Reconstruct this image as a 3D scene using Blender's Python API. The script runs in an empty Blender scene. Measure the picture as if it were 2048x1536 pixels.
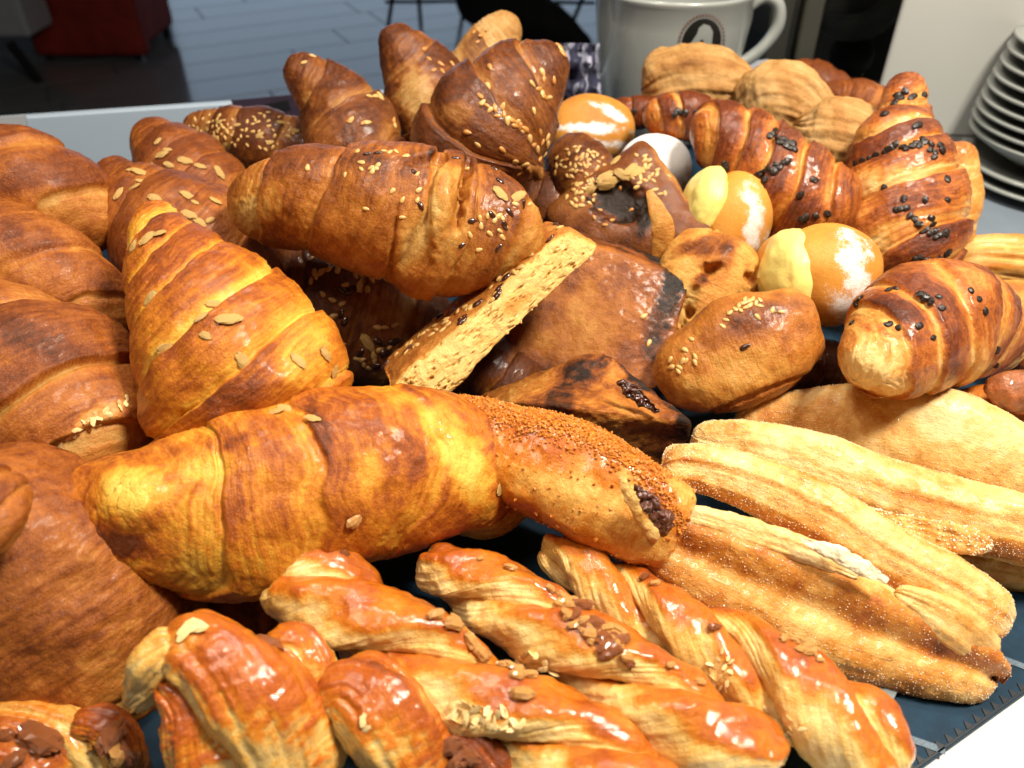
import bpy, math, random
import numpy as np
from mathutils import Vector, Matrix
from mathutils.bvhtree import BVHTree

# ------------------------------------------------------------------ camera, light, exposure
scene = bpy.context.scene
COL = scene.collection
F = 1607.0                      # focal length in pixels of the 2048 wide photograph
PITCH = math.radians(38.0)
CAM = np.array([0.0, 0.0, 0.35])
CP, SP = math.cos(PITCH), math.sin(PITCH)
cam_d = bpy.data.cameras.new('camera')
cam_o = bpy.data.objects.new('camera', cam_d)
COL.objects.link(cam_o)
cam_o.location = CAM
cam_o.rotation_euler = (math.pi / 2 - PITCH, 0, 0)
cam_d.sensor_width = 36.0
cam_d.lens = F / 2048 * 36.0
cam_d.clip_start = 0.01
cam_d.clip_end = 60
cam_d.dof.use_dof = True
cam_d.dof.focus_distance = 0.44
cam_d.dof.aperture_fstop = 8.5
scene.camera = cam_o

world = bpy.data.worlds.new('World')
scene.world = world
world.use_nodes = True
world.node_tree.nodes['Background'].inputs[0].default_value = (0.95, 0.92, 0.90, 1)
world.node_tree.nodes['Background'].inputs[1].default_value = 0.02


def area(name, loc, target, sx, sy, power, col):
    d = bpy.data.lights.new(name, 'AREA')
    d.shape = 'RECTANGLE'
    d.size, d.size_y, d.energy, d.color = sx, sy, power, col
    o = bpy.data.objects.new(name, d)
    COL.objects.link(o)
    o.location = loc
    o.rotation_euler = (Vector(target) - Vector(loc)).to_track_quat('-Z', 'Y').to_euler()
    return o


area('ceiling_or_fill_lamp', (0.46, 0.22, 1.0), (0.08, 0.36, 0.05), 0.20, 0.16, 18.0, (1.0, 0.92, 0.78))
area('ceiling_or_fill_lamp', (0.22, 0.62, 1.2), (0.10, 0.25, 0.03), 0.06, 0.06, 2.6, (1.0, 0.93, 0.82))
area('ceiling_or_fill_lamp', (-0.28, 0.52, 1.1), (-0.10, 0.28, 0.05), 0.06, 0.06, 2.0, (1.0, 0.93, 0.82))
area('ceiling_or_fill_lamp', (-0.10, 0.80, 1.35), (-0.02, 0.30, 0.03), 0.10, 0.10, 5.0, (1.0, 0.92, 0.80))
area('ceiling_or_fill_lamp', (-0.50, 0.10, 1.25), (-0.18, 0.35, 0.05), 0.36, 0.28, 4.8, (1.0, 0.88, 0.72))  # added fill that lifts the left side of the heap
area('window_light', (-1.2, 8.8, 0.55), (-1.1, 4.4, 0.3), 4.6, 2.6, 32.0, (0.60, 0.78, 1.0))
scene.view_settings.view_transform = 'Standard'
scene.view_settings.look = 'None'
scene.view_settings.exposure = 0.10
scene.view_settings.gamma = 1.0
scene.cycles.max_bounces = 6
scene.cycles.use_denoising = True


# ------------------------------------------------------------------ geometry helpers
def ray(px, py):
    a, b = (px - 1024) / F, (768 - py) / F
    return np.array([a, CP + b * SP, -SP + b * CP])


def W(px, py, y=None, z=None):
    d = ray(px, py)
    t = (y - CAM[1]) / d[1] if y is not None else (z - CAM[2]) / d[2]
    return CAM + d * t


def depth(p):
    q = np.asarray(p) - CAM
    return q[..., 1] * CP - q[..., 2] * SP


def proj(p):
    q = np.asarray(p) - CAM
    t = q[..., 1] * CP - q[..., 2] * SP
    return 1024 + F * q[..., 0] / t, 768 - F * (q[..., 1] * SP + q[..., 2] * CP) / t


def _hash(ix, iy, iz, seed):
    h = (ix.astype(np.uint32) * np.uint32(374761393) + iy.astype(np.uint32) * np.uint32(668265263)
         + iz.astype(np.uint32) * np.uint32(2147483647) + np.uint32(seed * 974711 & 0xffffffff))
    h = (h ^ (h >> np.uint32(13))) * np.uint32(1274126177)
    h = (h ^ (h >> np.uint32(16))) * np.uint32(2246822519)
    h = h ^ (h >> np.uint32(15))
    return h.astype(np.float32) / np.float32(4294967295.0)


def vnoise(p, seed=0):
    p = np.asarray(p, dtype=np.float32)
    i = np.floor(p).astype(np.int64)
    f = p - i
    f = f * f * f * (f * (f * 6 - 15) + 10)
    out = 0
    for dx in (0, 1):
        wx = f[..., 0] if dx else 1 - f[..., 0]
        for dy in (0, 1):
            wy = f[..., 1] if dy else 1 - f[..., 1]
            for dz in (0, 1):
                wz = f[..., 2] if dz else 1 - f[..., 2]
                out = out + wx * wy * wz * _hash(i[..., 0] + dx, i[..., 1] + dy, i[..., 2] + dz, seed)
    return out * 2 - 1


def fbm(p, octaves=3, seed=0, gain=0.5):
    p = np.asarray(p, dtype=np.float32)
    a, s, tot = 1.0, 0, 0
    for k in range(octaves):
        s = s + a * vnoise(p, seed + k * 17)
        tot += a
        a *= gain
        p = p * 2.03 + 11.3
    return s / tot


def sstep(a, b, x):
    t = np.clip((x - a) / (b - a), 0, 1)
    return t * t * (3 - 2 * t)


def catmull(pts, s):
    """pts (k,d) at chord parameter, s in 0..1 -> smooth values"""
    pts = np.asarray(pts, float)
    k = len(pts)
    if k == 2:
        return pts[0] + (pts[1] - pts[0]) * s[:, None]
    d = np.concatenate([[0], np.cumsum(np.linalg.norm(np.diff(pts[:, :3], axis=0), axis=1) + 1e-9)])
    d /= d[-1]
    m = np.empty_like(pts)
    m[1:-1] = (pts[2:] - pts[:-2]) / (d[2:] - d[:-2])[:, None]
    m[0] = (pts[1] - pts[0]) / (d[1] - d[0])
    m[-1] = (pts[-1] - pts[-2]) / (d[-1] - d[-2])
    i = np.clip(np.searchsorted(d, s, side='right') - 1, 0, k - 2)
    h = (d[i + 1] - d[i])
    t = ((s - d[i]) / h)[:, None]
    h = h[:, None]
    return ((2 * t**3 - 3 * t**2 + 1) * pts[i] + (t**3 - 2 * t**2 + t) * h * m[i]
            + (-2 * t**3 + 3 * t**2) * pts[i + 1] + (t**3 - t**2) * h * m[i + 1])


def norm(a):
    return a / (np.linalg.norm(a, axis=-1, keepdims=True) + 1e-12)


def grid_faces(nu, nv):
    i = np.arange(nu - 1)[:, None] * nv
    j = np.arange(nv)[None, :]
    j2 = (j + 1) % nv
    return np.stack([i + j, i + j2, i + nv + j2, i + nv + j], -1).reshape(-1, 4)


def vert_normals(v, f):
    n = np.cross(v[f[:, 2]] - v[f[:, 0]], v[f[:, 3]] - v[f[:, 1]])
    out = np.zeros_like(v)
    for k in range(4):
        for a in range(3):
            out[:, a] += np.bincount(f[:, k], weights=n[:, a], minlength=len(v))
    return norm(out)


def build(name, v, f, mat, parent=None, attrs=None, smooth=True):
    """one mesh object from arrays; its origin sits at the bottom centre of the shape"""
    v = np.asarray(v, np.float64)
    f = np.asarray(f)
    if parent is not None:
        o0 = np.zeros(3)
        ploc = np.array(parent['_loc'])
        par = parent.parent
        org = (v.min(0) + v.max(0)) / 2
        loc = org - ploc
    else:
        org = (v.min(0) + v.max(0)) / 2
        org[2] = v[:, 2].min()
        loc = org
    me = bpy.data.meshes.new(name)
    n, k = f.shape
    me.vertices.add(len(v))
    me.vertices.foreach_set('co', (v - org).astype(np.float32).ravel())
    me.loops.add(n * k)
    me.loops.foreach_set('vertex_index', f.astype(np.int32).ravel())
    me.polygons.add(n)
    me.polygons.foreach_set('loop_start', (np.arange(n) * k).astype(np.int32))
    me.polygons.foreach_set('loop_total', np.full(n, k, np.int32))
    me.polygons.foreach_set('use_smooth', np.full(n, smooth, bool))
    me.update(calc_edges=True)
    for an, av in (attrs or {}).items():
        av = np.asarray(av, np.float32)
        if av.ndim == 1:
            me.attributes.new(an, 'FLOAT', 'POINT').data.foreach_set('value', av)
        else:
            me.attributes.new(an, 'FLOAT_VECTOR', 'POINT').data.foreach_set('vector', av.ravel())
    for mm in (mat if isinstance(mat, (list, tuple)) else [mat]):
        me.materials.append(mm)
    o = bpy.data.objects.new(name, me)
    COL.objects.link(o)
    o.location = loc
    o['_loc'] = [float(x) for x in org]
    if parent is not None:
        o.parent = parent
    return o


def tag(o, label, cat, group=None):
    o['label'] = label
    o['category'] = cat
    if group:
        o['group'] = group
    return o


def empty(name, loc, label, cat, group=None):
    o = bpy.data.objects.new(name, None)
    COL.objects.link(o)
    o.location = loc
    o['_loc'] = [float(x) for x in loc]
    o.empty_display_size = 0.02
    return tag(o, label, cat, group)


def structure(o):
    o['kind'] = 'structure'
    return o


# ------------------------------------------------------------------ pastry shapes
class Shape:
    """verts + faces + per-vertex fields, ready to displace, colour and build"""

    def __init__(s, v, f, u=None, ang=None, L=0.1, r=0.03):
        s.v, s.f, s.u, s.a, s.L, s.r = v, f, u, ang, L, r
        s.n = vert_normals(v, f)
        s.bake = np.full(len(v), 0.5)
        s.sug = np.zeros(len(v))
        s.flow = v.copy()

    def push(s, d):
        s.v = s.v + s.n * np.asarray(d)[:, None]
        s.n = vert_normals(s.v, s.f)

    def patch(s, px, py, rx, ry, amount, rot=0.0, field='bake', ragged=0.25, soft=0.5, seed=3, facing=True):
        """a browner / paler area of the crust round one spot of the surface"""
        X, Y = proj(s.v)
        dx, dy = X - px, Y - py
        c, q = math.cos(rot), math.sin(rot)
        e = np.sqrt(((dx * c + dy * q) / rx) ** 2 + ((-dx * q + dy * c) / ry) ** 2)
        e = e + ragged * fbm(s.v * 140, 4, seed, 0.6) * 1.6
        w = 1 - sstep(1 - soft, 1 + soft * 0.4, e)
        if facing:
            w = w * sstep(-0.35, 0.1, (s.n * norm(CAM - s.v)).sum(1))
        if field == 'bake':
            s.bake = s.bake + w * amount
        else:
            s.sug = np.maximum(s.sug, w * amount)
        return s

    def dent(s, px, py, rx, ry, amt, rot=0.0, ragged=.2, seed=5, soft=.5):
        """a hollow (or, with negative amt, a swelling) round one spot"""
        keep = s.sug
        s.sug = np.zeros(len(s.v))
        s.patch(px, py, rx, ry, 1.0, rot, 'sug', ragged, soft, seed)
        w, s.sug = s.sug, keep
        s.push(-amt * w)
        return s

    def obj(s, name, mat, parent=None):
        o = build(name, s.v, s.f, mat, parent, {'bake': s.bake, 'flow': s.flow, 'sug': s.sug})
        s.o = o
        return o

    def bvh(s):
        if not hasattr(s, '_b'):
            s._b = BVHTree.FromPolygons([tuple(x) for x in s.v], [tuple(x) for x in s.f.tolist()])
        return s._b

    def hit(s, px, py):
        d = ray(px, py)
        h = s.bvh().ray_cast(Vector(CAM), Vector(d).normalized())
        return (np.array(h[0]), np.array(h[1])) if h[0] is not None else None


def tube(ctrl, nu=200, nv=120, hr=1.0, cap=(1.0, 1.0), capp=(2.2, 2.2), sec=2.0, roll=0.0, up=None, zm=False, wp=None):
    """ctrl rows: (px, py, y (or height z), half width in px[, depth ratio]) along the axis"""
    pts = []
    for c in ctrl:
        p = W(c[0], c[1], z=c[2]) if zm else W(c[0], c[1], y=c[2])
        pts.append([*p, c[3] * depth(p) / F, c[4] if len(c) > 4 else hr])
    pts = np.array(pts) if wp is None else np.concatenate([wp, np.full((len(wp), 1), hr)], 1)
    fine = catmull(pts, np.linspace(0, 1, 400))
    seg = np.linalg.norm(np.diff(fine[:, :3], axis=0), axis=1)
    arc = np.concatenate([[0], np.cumsum(seg)])
    L = arc[-1]
    q = np.linspace(0, 1, nu)
    u = 0.55 * q + 0.45 * (1 - np.cos(math.pi * q)) / 2
    C = np.stack([np.interp(u * L, arc, fine[:, k]) for k in range(5)], 1)
    P, R, H = C[:, :3], np.maximum(C[:, 3], 1e-4), C[:, 4]
    T = norm(np.gradient(P, u, axis=0))
    if up is not None and np.ndim(up) == 2:
        up = norm(np.stack([np.interp(u, np.linspace(0, 1, len(up)), up[:, k]) for k in range(3)], 1))
    ref = norm(CAM - P) if up is None else np.broadcast_to(np.asarray(up, float), P.shape)
    S = norm(np.cross(T, ref))
    D = np.cross(S, T)
    if roll:
        S, D = S * math.cos(roll) + D * math.sin(roll), -S * math.sin(roll) + D * math.cos(roll)
    c0, c1 = max(cap[0] * R[0] / L, 1e-3), max(cap[1] * R[-1] / L, 1e-3)
    k = ((1 - (1 - np.clip(u / c0, 0, 1)) ** capp[0]) ** (1 / capp[0])
         * (1 - (1 - np.clip((1 - u) / c1, 0, 1)) ** capp[1]) ** (1 / capp[1]))
    k = np.maximum(k, 0.004)
    a = np.linspace(0, 2 * math.pi, nv, endpoint=False)
    rad = (np.abs(np.cos(a)) ** sec + np.abs(np.sin(a)) ** sec) ** (-1 / sec)
    G = (P[:, None] + (R * k)[:, None, None] * rad[None, :, None]
         * (np.cos(a)[None, :, None] * S[:, None] + (np.sin(a)[None, :, None] * (D * H[:, None])[:, None])))
    uu = np.repeat(u, nv)
    aa = np.tile(a, nu)
    f = grid_faces(nu, nv)[:, ::-1]
    s = Shape(G.reshape(-1, 3), f, uu, aa, L, float(R.max()))
    if (s.n * (s.v - np.repeat(P, nv, 0))).sum() < 0:
        s.f = f[:, ::-1]
        s.n = vert_normals(s.v, s.f)
    s.rr = np.repeat(R * k, nv)
    s.flow = np.stack([uu * L, aa * s.r, np.zeros_like(uu)], 1)
    return s


def pillow(top, thick, n=60, nz=None, e=6.0, bulge=0.15, down=None):
    """top: four world corners (in order round); thick: how far it goes along `down`; rounded box"""
    A, B, C_, D = [np.asarray(x, float) for x in top]
    nz = nz or max(8, n // 3)
    vs, fs = [], []
    base = 0
    lin = lambda k: np.sin(np.linspace(-1, 1, k) * math.pi / 2 * 0.92) / math.sin(math.pi / 2 * 0.92)
    for axis in range(3):
        for sg in (-1, 1):
            ka, kb = [(n, nz), (n, nz), (n, n)][axis]
            ga, gb = np.meshgrid(lin(ka), lin(kb), indexing='ij')
            P = np.zeros((ka, kb, 3))
            o = [(1, 2), (0, 2), (0, 1)][axis]
            P[..., axis] = sg
            P[..., o[0]], P[..., o[1]] = ga, gb
            idx = np.arange(ka * kb).reshape(ka, kb) + base
            q = np.stack([idx[:-1, :-1], idx[1:, :-1], idx[1:, 1:], idx[:-1, 1:]], -1).reshape(-1, 4)
            if (sg > 0) == (axis == 1):
                q = q[:, ::-1]
            vs.append(P.reshape(-1, 3))
            fs.append(q)
            base += ka * kb
    v, f = np.concatenate(vs), np.concatenate(fs)
    key = np.round(v * 1e5).astype(np.int64)
    _, first, inv = np.unique(key, axis=0, return_index=True, return_inverse=True)
    inv = inv.reshape(-1)
    v, f = v[first], inv[f]
    m = np.max(np.abs(v), axis=1)
    p = v / (np.abs(v) ** e).sum(1)[:, None] ** (1 / e) * 1.0
    p = p * (m[:, None])
    x, y, z = (p[:, 0] + 1) / 2, (p[:, 1] + 1) / 2, p[:, 2]
    dn = np.asarray(down if down is not None else norm(np.cross(B - A, D - A)), float)
    dn = dn / np.linalg.norm(dn)
    z = z * (1 + bulge * (1 - (2 * x - 1) ** 2) * (1 - (2 * y - 1) ** 2))
    pos = (A * ((1 - x) * (1 - y))[:, None] + B * (x * (1 - y))[:, None]
           + C_ * (x * y)[:, None] + D * ((1 - x) * y)[:, None])
    pos = pos + dn * (thick / 2 * (1 - z))[:, None]
    s = Shape(pos, f, x, y, float(np.linalg.norm(B - A)), thick / 2)
    if (s.n * (s.v - s.v.mean(0))).sum() < 0:
        s.f = f[:, ::-1]
        s.n = vert_normals(s.v, s.f)
    s.q = p
    s.flow = np.stack([z * thick / 2, x * np.linalg.norm(B - A), y * np.linalg.norm(D - A)], 1)
    return s


def lumpy(s, amp, scale, seed, octv=3):
    s.push(amp * fbm(s.v * scale, octv, seed))
    return s


def croissant(ctrl, edges, uc=0.6, ta=0.0, tb=0.12, amp=0.10, bulge=0.06, pale=0.45, pw=0.45, base=0.62, top=0.12,
              seed=1, nu=240, nv=150, hr=0.92, cap=(0.9, 0.9), capp=(2.2, 2.2), wob=0.02, mott=0.30, dark=0.10, rough=1.0,
              tilt2=None, fine=True):
    """rolled dough: the laps overlap towards uc, each with a step, a browned back and a pale laminated crease"""
    rng = np.random.RandomState(seed)
    s = tube(ctrl, nu, nv, hr, cap, capp)
    low = fbm(s.v * 38, 2, seed)
    s.push(s.rr * 0.06 * low)
    e = np.concatenate([[-0.35], np.sort(edges), [1.35]])
    x = np.linspace(-0.45, 1.45, 6000)
    i = np.clip(np.searchsorted(e, x, side='right') - 1, 0, len(e) - 2)
    ln = e[i + 1] - e[i]
    f = np.clip((x - e[i]) / ln, 0, 1)
    mid = (e[i] + e[i + 1]) / 2
    ci = np.clip(np.searchsorted(e, uc, side='right') - 1, 0, len(e) - 2)
    isc = i == ci
    f = np.where(mid > uc, 1 - f, f)
    dist = f * ln
    rdist = (1 - f) * ln
    Hh = amp * (1 - f) + bulge * np.sin(math.pi * f)
    Hh = np.where(isc, amp * 1.0 + bulge * np.sin(math.pi * f), Hh)
    Hh = Hh - 0.45 * amp * np.exp(-(rdist / 0.012) ** 2) * (~isc) + 0.25 * amp * np.exp(-(dist / 0.015) ** 2)
    lapb = rng.uniform(-0.09, 0.09, len(e))[i]
    lapw = rng.uniform(0.75, 1.3, len(e))[i]
    Bk = base + lapb - pale * np.where(isc, 0, sstep(1 - pw * lapw, 1 - 0.1 * pw, f)) + dark * np.exp(-(dist / 0.05) ** 2)
    ker = np.exp(-(np.arange(-40, 41) / 15.0) ** 2)
    ker /= ker.sum()
    Hs = np.convolve(Hh, ker, 'same')
    Bs = np.convolve(Bk, ker, 'same')
    ta2 = ta if tilt2 is None else ta + (tilt2 - ta) * s.u
    co, si = np.cos(s.a), np.sin(s.a)
    cyl = np.stack([s.u * 3, co * 1.2, si * 1.2], 1)
    uw = s.u + ta2 * co - tb * si + wob * fbm(cyl * 1.3 + seed, 2, seed + 5) + 0.006 * fbm(np.stack([s.u * 10, co * 5, si * 5], 1), 3, seed + 6)
    s.uw = uw
    rad = np.maximum(s.rr, 0.25 * s.r)
    h = (np.interp(uw, x, Hs) - 0.7 * amp - 0.4 * bulge) * rad
    lam = vnoise(np.stack([uw * s.L * 420, co * 1.3, si * 1.3 + seed], 1), seed + 9)
    lam2 = vnoise(np.stack([uw * s.L * 900, co * 2.2, si * 2.2 + seed], 1), seed + 19)
    blis = fbm(s.v * 210, 3, seed + 2, 0.6)
    bk = np.interp(uw, x, Bs)
    palew = sstep(0.05, 0.4, base - bk)
    h = h + 0.0005 * rough * lam * (0.25 + palew) + 0.0004 * lam2 * (0.2 + palew) * rough + 0.0007 * rough * blis + 0.00016 * rough * fbm(s.v * 520, 2, seed + 12)
    s.push(h)
    upn = s.n[:, 2]
    s.bake = bk + top * upn + mott * 0.55 * fbm(s.v * 46, 4, seed + 3, 0.6) + mott * 0.45 * fbm(s.v * 190, 3, seed + 4, 0.65) \
        + 0.13 * lam * (0.4 + palew) + 0.09 * lam2
    s.bake = np.minimum(s.bake, 0.80)
    s.flow = np.stack([uw * s.L, s.a * s.r, s.u * 0], 1)
    return s


# ------------------------------------------------------------------ materials
def new_mat(name):
    m = bpy.data.materials.new(name)
    m.use_nodes = True
    nt = m.node_tree
    return m, nt, nt.nodes['Principled BSDF']


def N(nt, kind, **kw):
    n = nt.nodes.new(kind)
    for k, v in kw.items():
        if hasattr(n, k):
            setattr(n, k, v)
        else:
            n.inputs[k.replace('_', ' ')].default_value = v
    return n


def math_node(nt, op, a, b=None):
    n = nt.nodes.new('ShaderNodeMath')
    n.operation = op
    for k, x in enumerate((a, b)):
        if x is None:
            continue
        if isinstance(x, (int, float)):
            n.inputs[k].default_value = x
        else:
            nt.links.new(x, n.inputs[k])
    return n.outputs[0]


def crust(name, cols, pos=(0.0, 0.28, 0.52, 0.76, 1.0), rough=0.42, coat=0.15, k=(0.34, 0.36, 0.26), bump=0.75, sss=0.05, speck=0.5, k3=0.5, sugar=(0.85, 0.83, 0.80)):
    m, nt, b = new_mat(name)
    L = nt.links.new
    tc = N(nt, 'ShaderNodeTexCoord')
    ab = N(nt, 'ShaderNodeAttribute', attribute_name='bake')
    af = N(nt, 'ShaderNodeAttribute', attribute_name='flow')
    asg = N(nt, 'ShaderNodeAttribute', attribute_name='sug')

    def noise(vec, scale, detail, r):
        n = N(nt, 'ShaderNodeTexNoise', Scale=scale, Detail=detail, Roughness=r)
        L(vec, n.inputs['Vector'])
        return n.outputs['Fac']
    n1 = noise(tc.outputs['Object'], 75, 6, 0.6)
    n2 = noise(tc.outputs['Object'], 400, 6, 0.68)
    n3 = noise(tc.outputs['Object'], 1100, 3, 0.6)
    mp = N(nt, 'ShaderNodeVectorMath', operation='MULTIPLY')
    mp.inputs[1].default_value = (760, 60, 60)
    L(af.outputs['Vector'], mp.inputs[0])
    st = noise(mp.outputs[0], 1.0, 5, 0.6)
    c = lambda x, w: math_node(nt, 'MULTIPLY', math_node(nt, 'SUBTRACT', x, 0.5), w)
    val = math_node(nt, 'ADD', ab.outputs['Fac'], c(n1, k[0]))
    val = math_node(nt, 'ADD', val, c(n2, k[1]))
    val = math_node(nt, 'ADD', val, c(st, k[2]))
    val = math_node(nt, 'ADD', val, c(n3, k3))
    sp = math_node(nt, 'MULTIPLY', math_node(nt, 'SUBTRACT', n3, 0.56), -speck)
    val = math_node(nt, 'ADD', val, math_node(nt, 'MINIMUM', sp, 0.0))
    ramp = N(nt, 'ShaderNodeValToRGB')
    el = ramp.color_ramp.elements
    while len(el) < len(cols):
        el.new(0.5)
    for e, p, cc in zip(el, pos, cols):
        e.position = p
        e.color = (*cc, 1)
    L(val, ramp.inputs['Fac'])
    # sugar / flour dust
    sgm = math_node(nt, 'ADD', asg.outputs['Fac'], math_node(nt, 'ADD', c(n2, 0.9), c(n3, 1.7)))
    sgm = math_node(nt, 'MULTIPLY', math_node(nt, 'SUBTRACT', sgm, 0.30), 1.25)
    cl = N(nt, 'ShaderNodeClamp')
    L(sgm, cl.inputs[0])
    mx = N(nt, 'ShaderNodeMix', data_type='RGBA')
    L(cl.outputs[0], mx.inputs['Factor'])
    L(ramp.outputs['Color'], mx.inputs[6])
    mx.inputs[7].default_value = (*sugar, 1)
    L(mx.outputs[2], b.inputs['Base Color'])
    rg = math_node(nt, 'ADD', math_node(nt, 'ADD', rough, c(n2, 0.35)), math_node(nt, 'MULTIPLY', cl.outputs[0], 0.4))
    L(rg, b.inputs['Roughness'])
    burn = math_node(nt, 'MULTIPLY', math_node(nt, 'SUBTRACT', 1.0, val), 5.0)
    bcl = N(nt, 'ShaderNodeClamp')
    L(burn, bcl.inputs[0])
    L(math_node(nt, 'MULTIPLY', bcl.outputs[0], coat), b.inputs['Coat Weight'])
    b.inputs['Coat Roughness'].default_value = 0.07
    b.inputs['Specular IOR Level'].default_value = 0.30
    b.inputs['Subsurface Weight'].default_value = sss
    b.inputs['Subsurface Radius'].default_value = (1.0, 0.35, 0.1)
    b.inputs['Subsurface Scale'].default_value = 0.004
    hgt = math_node(nt, 'ADD', math_node(nt, 'MULTIPLY', st, 0.45), math_node(nt, 'MULTIPLY', n2, 0.9))
    hgt = math_node(nt, 'ADD', hgt, math_node(nt, 'MULTIPLY', n3, 0.35))
    bp = N(nt, 'ShaderNodeBump', Strength=bump, Distance=0.0013)
    L(hgt, bp.inputs['Height'])
    L(bp.outputs['Normal'], b.inputs['Normal'])
    bc = N(nt, 'ShaderNodeBump', Strength=0.22, Distance=0.0009)
    L(math_node(nt, 'ADD', math_node(nt, 'MULTIPLY', n2, 0.9), math_node(nt, 'MULTIPLY', st, 0.3)), bc.inputs['Height'])
    L(bc.outputs['Normal'], b.inputs['Coat Normal'])
    return m


def plain(name, col, rough=0.5, noise_amt=0.12, scale=60, bump=0.0, coat=0.0, metal=0.0, sss=0.0, spec=0.5, bscale=None):
    m, nt, b = new_mat(name)
    L = nt.links.new
    tc = N(nt, 'ShaderNodeTexCoord')
    n = N(nt, 'ShaderNodeTexNoise', Scale=scale, Detail=5.0, Roughness=0.6)
    L(tc.outputs['Object'], n.inputs['Vector'])
    ramp = N(nt, 'ShaderNodeValToRGB')
    ramp.color_ramp.elements[0].position, ramp.color_ramp.elements[1].position = 0.25, 0.75
    ramp.color_ramp.elements[0].color = (*[max(0, x * (1 - noise_amt)) for x in col], 1)
    ramp.color_ramp.elements[1].color = (*[min(1, x * (1 + noise_amt)) for x in col], 1)
    L(n.outputs['Fac'], ramp.inputs['Fac'])
    L(ramp.outputs['Color'], b.inputs['Base Color'])
    b.inputs['Roughness'].default_value = rough
    b.inputs['Coat Weight'].default_value = coat
    b.inputs['Coat Roughness'].default_value = 0.1
    b.inputs['Metallic'].default_value = metal
    b.inputs['Specular IOR Level'].default_value = spec
    if sss:
        b.inputs['Subsurface Weight'].default_value = sss
        b.inputs['Subsurface Radius'].default_value = (1.0, 0.6, 0.25)
        b.inputs['Subsurface Scale'].default_value = 0.004
    if bump:
        n2 = N(nt, 'ShaderNodeTexNoise', Scale=bscale or scale * 3, Detail=6.0, Roughness=0.65)
        L(tc.outputs['Object'], n2.inputs['Vector'])
        bp = N(nt, 'ShaderNodeBump', Strength=bump, Distance=0.002)
        L(n2.outputs['Fac'], bp.inputs['Height'])
        L(bp.outputs['Normal'], b.inputs['Normal'])
    return m

random.seed(7)
M = {}
M['std'] = crust('brown_croissant_crust', [(.66, .38, .11), (.55, .225, .042), (.39, .115, .016), (.20, .046, .007), (.06, .015, .004)], coat=.08)
M['saffron'] = crust('yellow_croissant_crust', [(.86, .54, .09), (.75, .35, .035), (.58, .18, .013), (.32, .070, .008), (.11, .024, .005)], rough=0.40, coat=0.18)
M['choc'] = crust('chocolate_croissant_crust', [(.82, .54, .20), (.66, .29, .055), (.45, .12, .016), (.17, .034, .007), (.06, .014, .005)], rough=0.36, coat=0.35)
M['plait'] = crust('glazed_plait_crust', [(.90, .68, .29), (.78, .44, .10), (.62, .19, .010), (.42, .085, .005), (.15, .030, .006)], rough=0.36, coat=.8, bump=0.7, sss=0.05, k=(.40, .34, .20), k3=.34)
M['sugar'] = crust('sugared_puff_crust', [(.88, .66, .32), (.78, .46, .14), (.60, .24, .035), (.40, .105, .010), (.12, .03, .007)], rough=0.42, coat=.15, bump=0.7, sss=0.06, k=(.36, .30, .06), k3=.36)
M['seed'] = crust('dark_seeded_crust', [(.54, .33, .11), (.40, .17, .040), (.25, .074, .012), (.115, .028, .006), (.018, .008, .004)], rough=0.36, coat=0.22)
M['loaf'] = crust('golden_savoury_crust', [(.70, .43, .13), (.56, .25, .045), (.41, .13, .016), (.20, .050, .008), (.014, .007, .004)], rough=0.40, coat=0.18)
M['crumb'] = crust('open_crumb_crust', [(.82, .55, .19), (.68, .34, .07), (.46, .15, .019), (.20, .050, .008), (.018, .008, .004)], rough=0.55, bump=1.0, coat=.05)
M['shell'] = crust('pale_shell_crust', [(.64, .42, .19), (.52, .28, .09), (.38, .17, .04), (.22, .08, .018), (.06, .02, .01)], rough=0.6, k=(.3, .35, .4), coat=0.0)
M['bun'] = crust('soft_bun_crust', [(.82, .58, .25), (.78, .46, .13), (.66, .29, .045), (.46, .15, .02), (.2, .05, .01)], rough=0.52, coat=0.0, k=(.22, .16, .05), bump=0.35, sss=0.08, speck=0.2, k3=.12)
M['cream'] = plain('custard_cream', (.88, .74, .22), rough=0.35, noise_amt=.06, scale=90, bump=0.25, sss=0.2)
M['sesame'] = plain('sesame_husk', (.64, .38, .12), rough=0.38, noise_amt=.12, scale=300, coat=0.2)
M['sesame_dark'] = plain('toasted_sesame_husk', (.56, .24, .055), rough=0.35, noise_amt=.15, scale=300, coat=0.2)
M['flax'] = plain('flax_husk', (.055, .018, .010), rough=0.16, noise_amt=.4, scale=300, coat=0.6)
M['oat'] = plain('oat_flake_husk', (.56, .34, .10), rough=0.5, noise_amt=.22, scale=420, bump=0.4, bscale=900)
M['chip'] = plain('dark_chocolate', (.020, .010, .006), rough=0.42, noise_amt=.4, scale=200, coat=0.0)
M['pecan'] = plain('pecan_skin', (.33, .10, .030), rough=0.25, noise_amt=.6, scale=160, bump=0.6, coat=0.5)
M['pecan_meat'] = plain('pecan_flesh', (.62, .30, .08), rough=0.35, noise_amt=.35, scale=160, bump=0.5, coat=0.4)
M['jam'] = plain('burnt_jam', (.06, .014, .006), rough=0.12, noise_amt=.6, scale=180, bump=0.7, coat=0.8)
M['meat'] = plain('glazed_filling', (.12, .034, .016), rough=0.15, noise_amt=.5, scale=220, bump=0.6, coat=0.7)
M['crumbs'] = plain('toasted_crumbs', (.58, .19, .02), rough=0.5, noise_amt=.4, scale=200, sss=0.1)
M['sugar_grain'] = plain('sugar_crystal', (.92, .78, .55), rough=0.15, noise_amt=.08, scale=300, sss=0.0)
M['flake'] = plain('pastry_flake', (.84, .62, .28), rough=0.5, noise_amt=.15, scale=300)
M['powder'] = plain('icing_sugar', (.90, .89, .88), rough=0.8, noise_amt=.03, scale=200)


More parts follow.
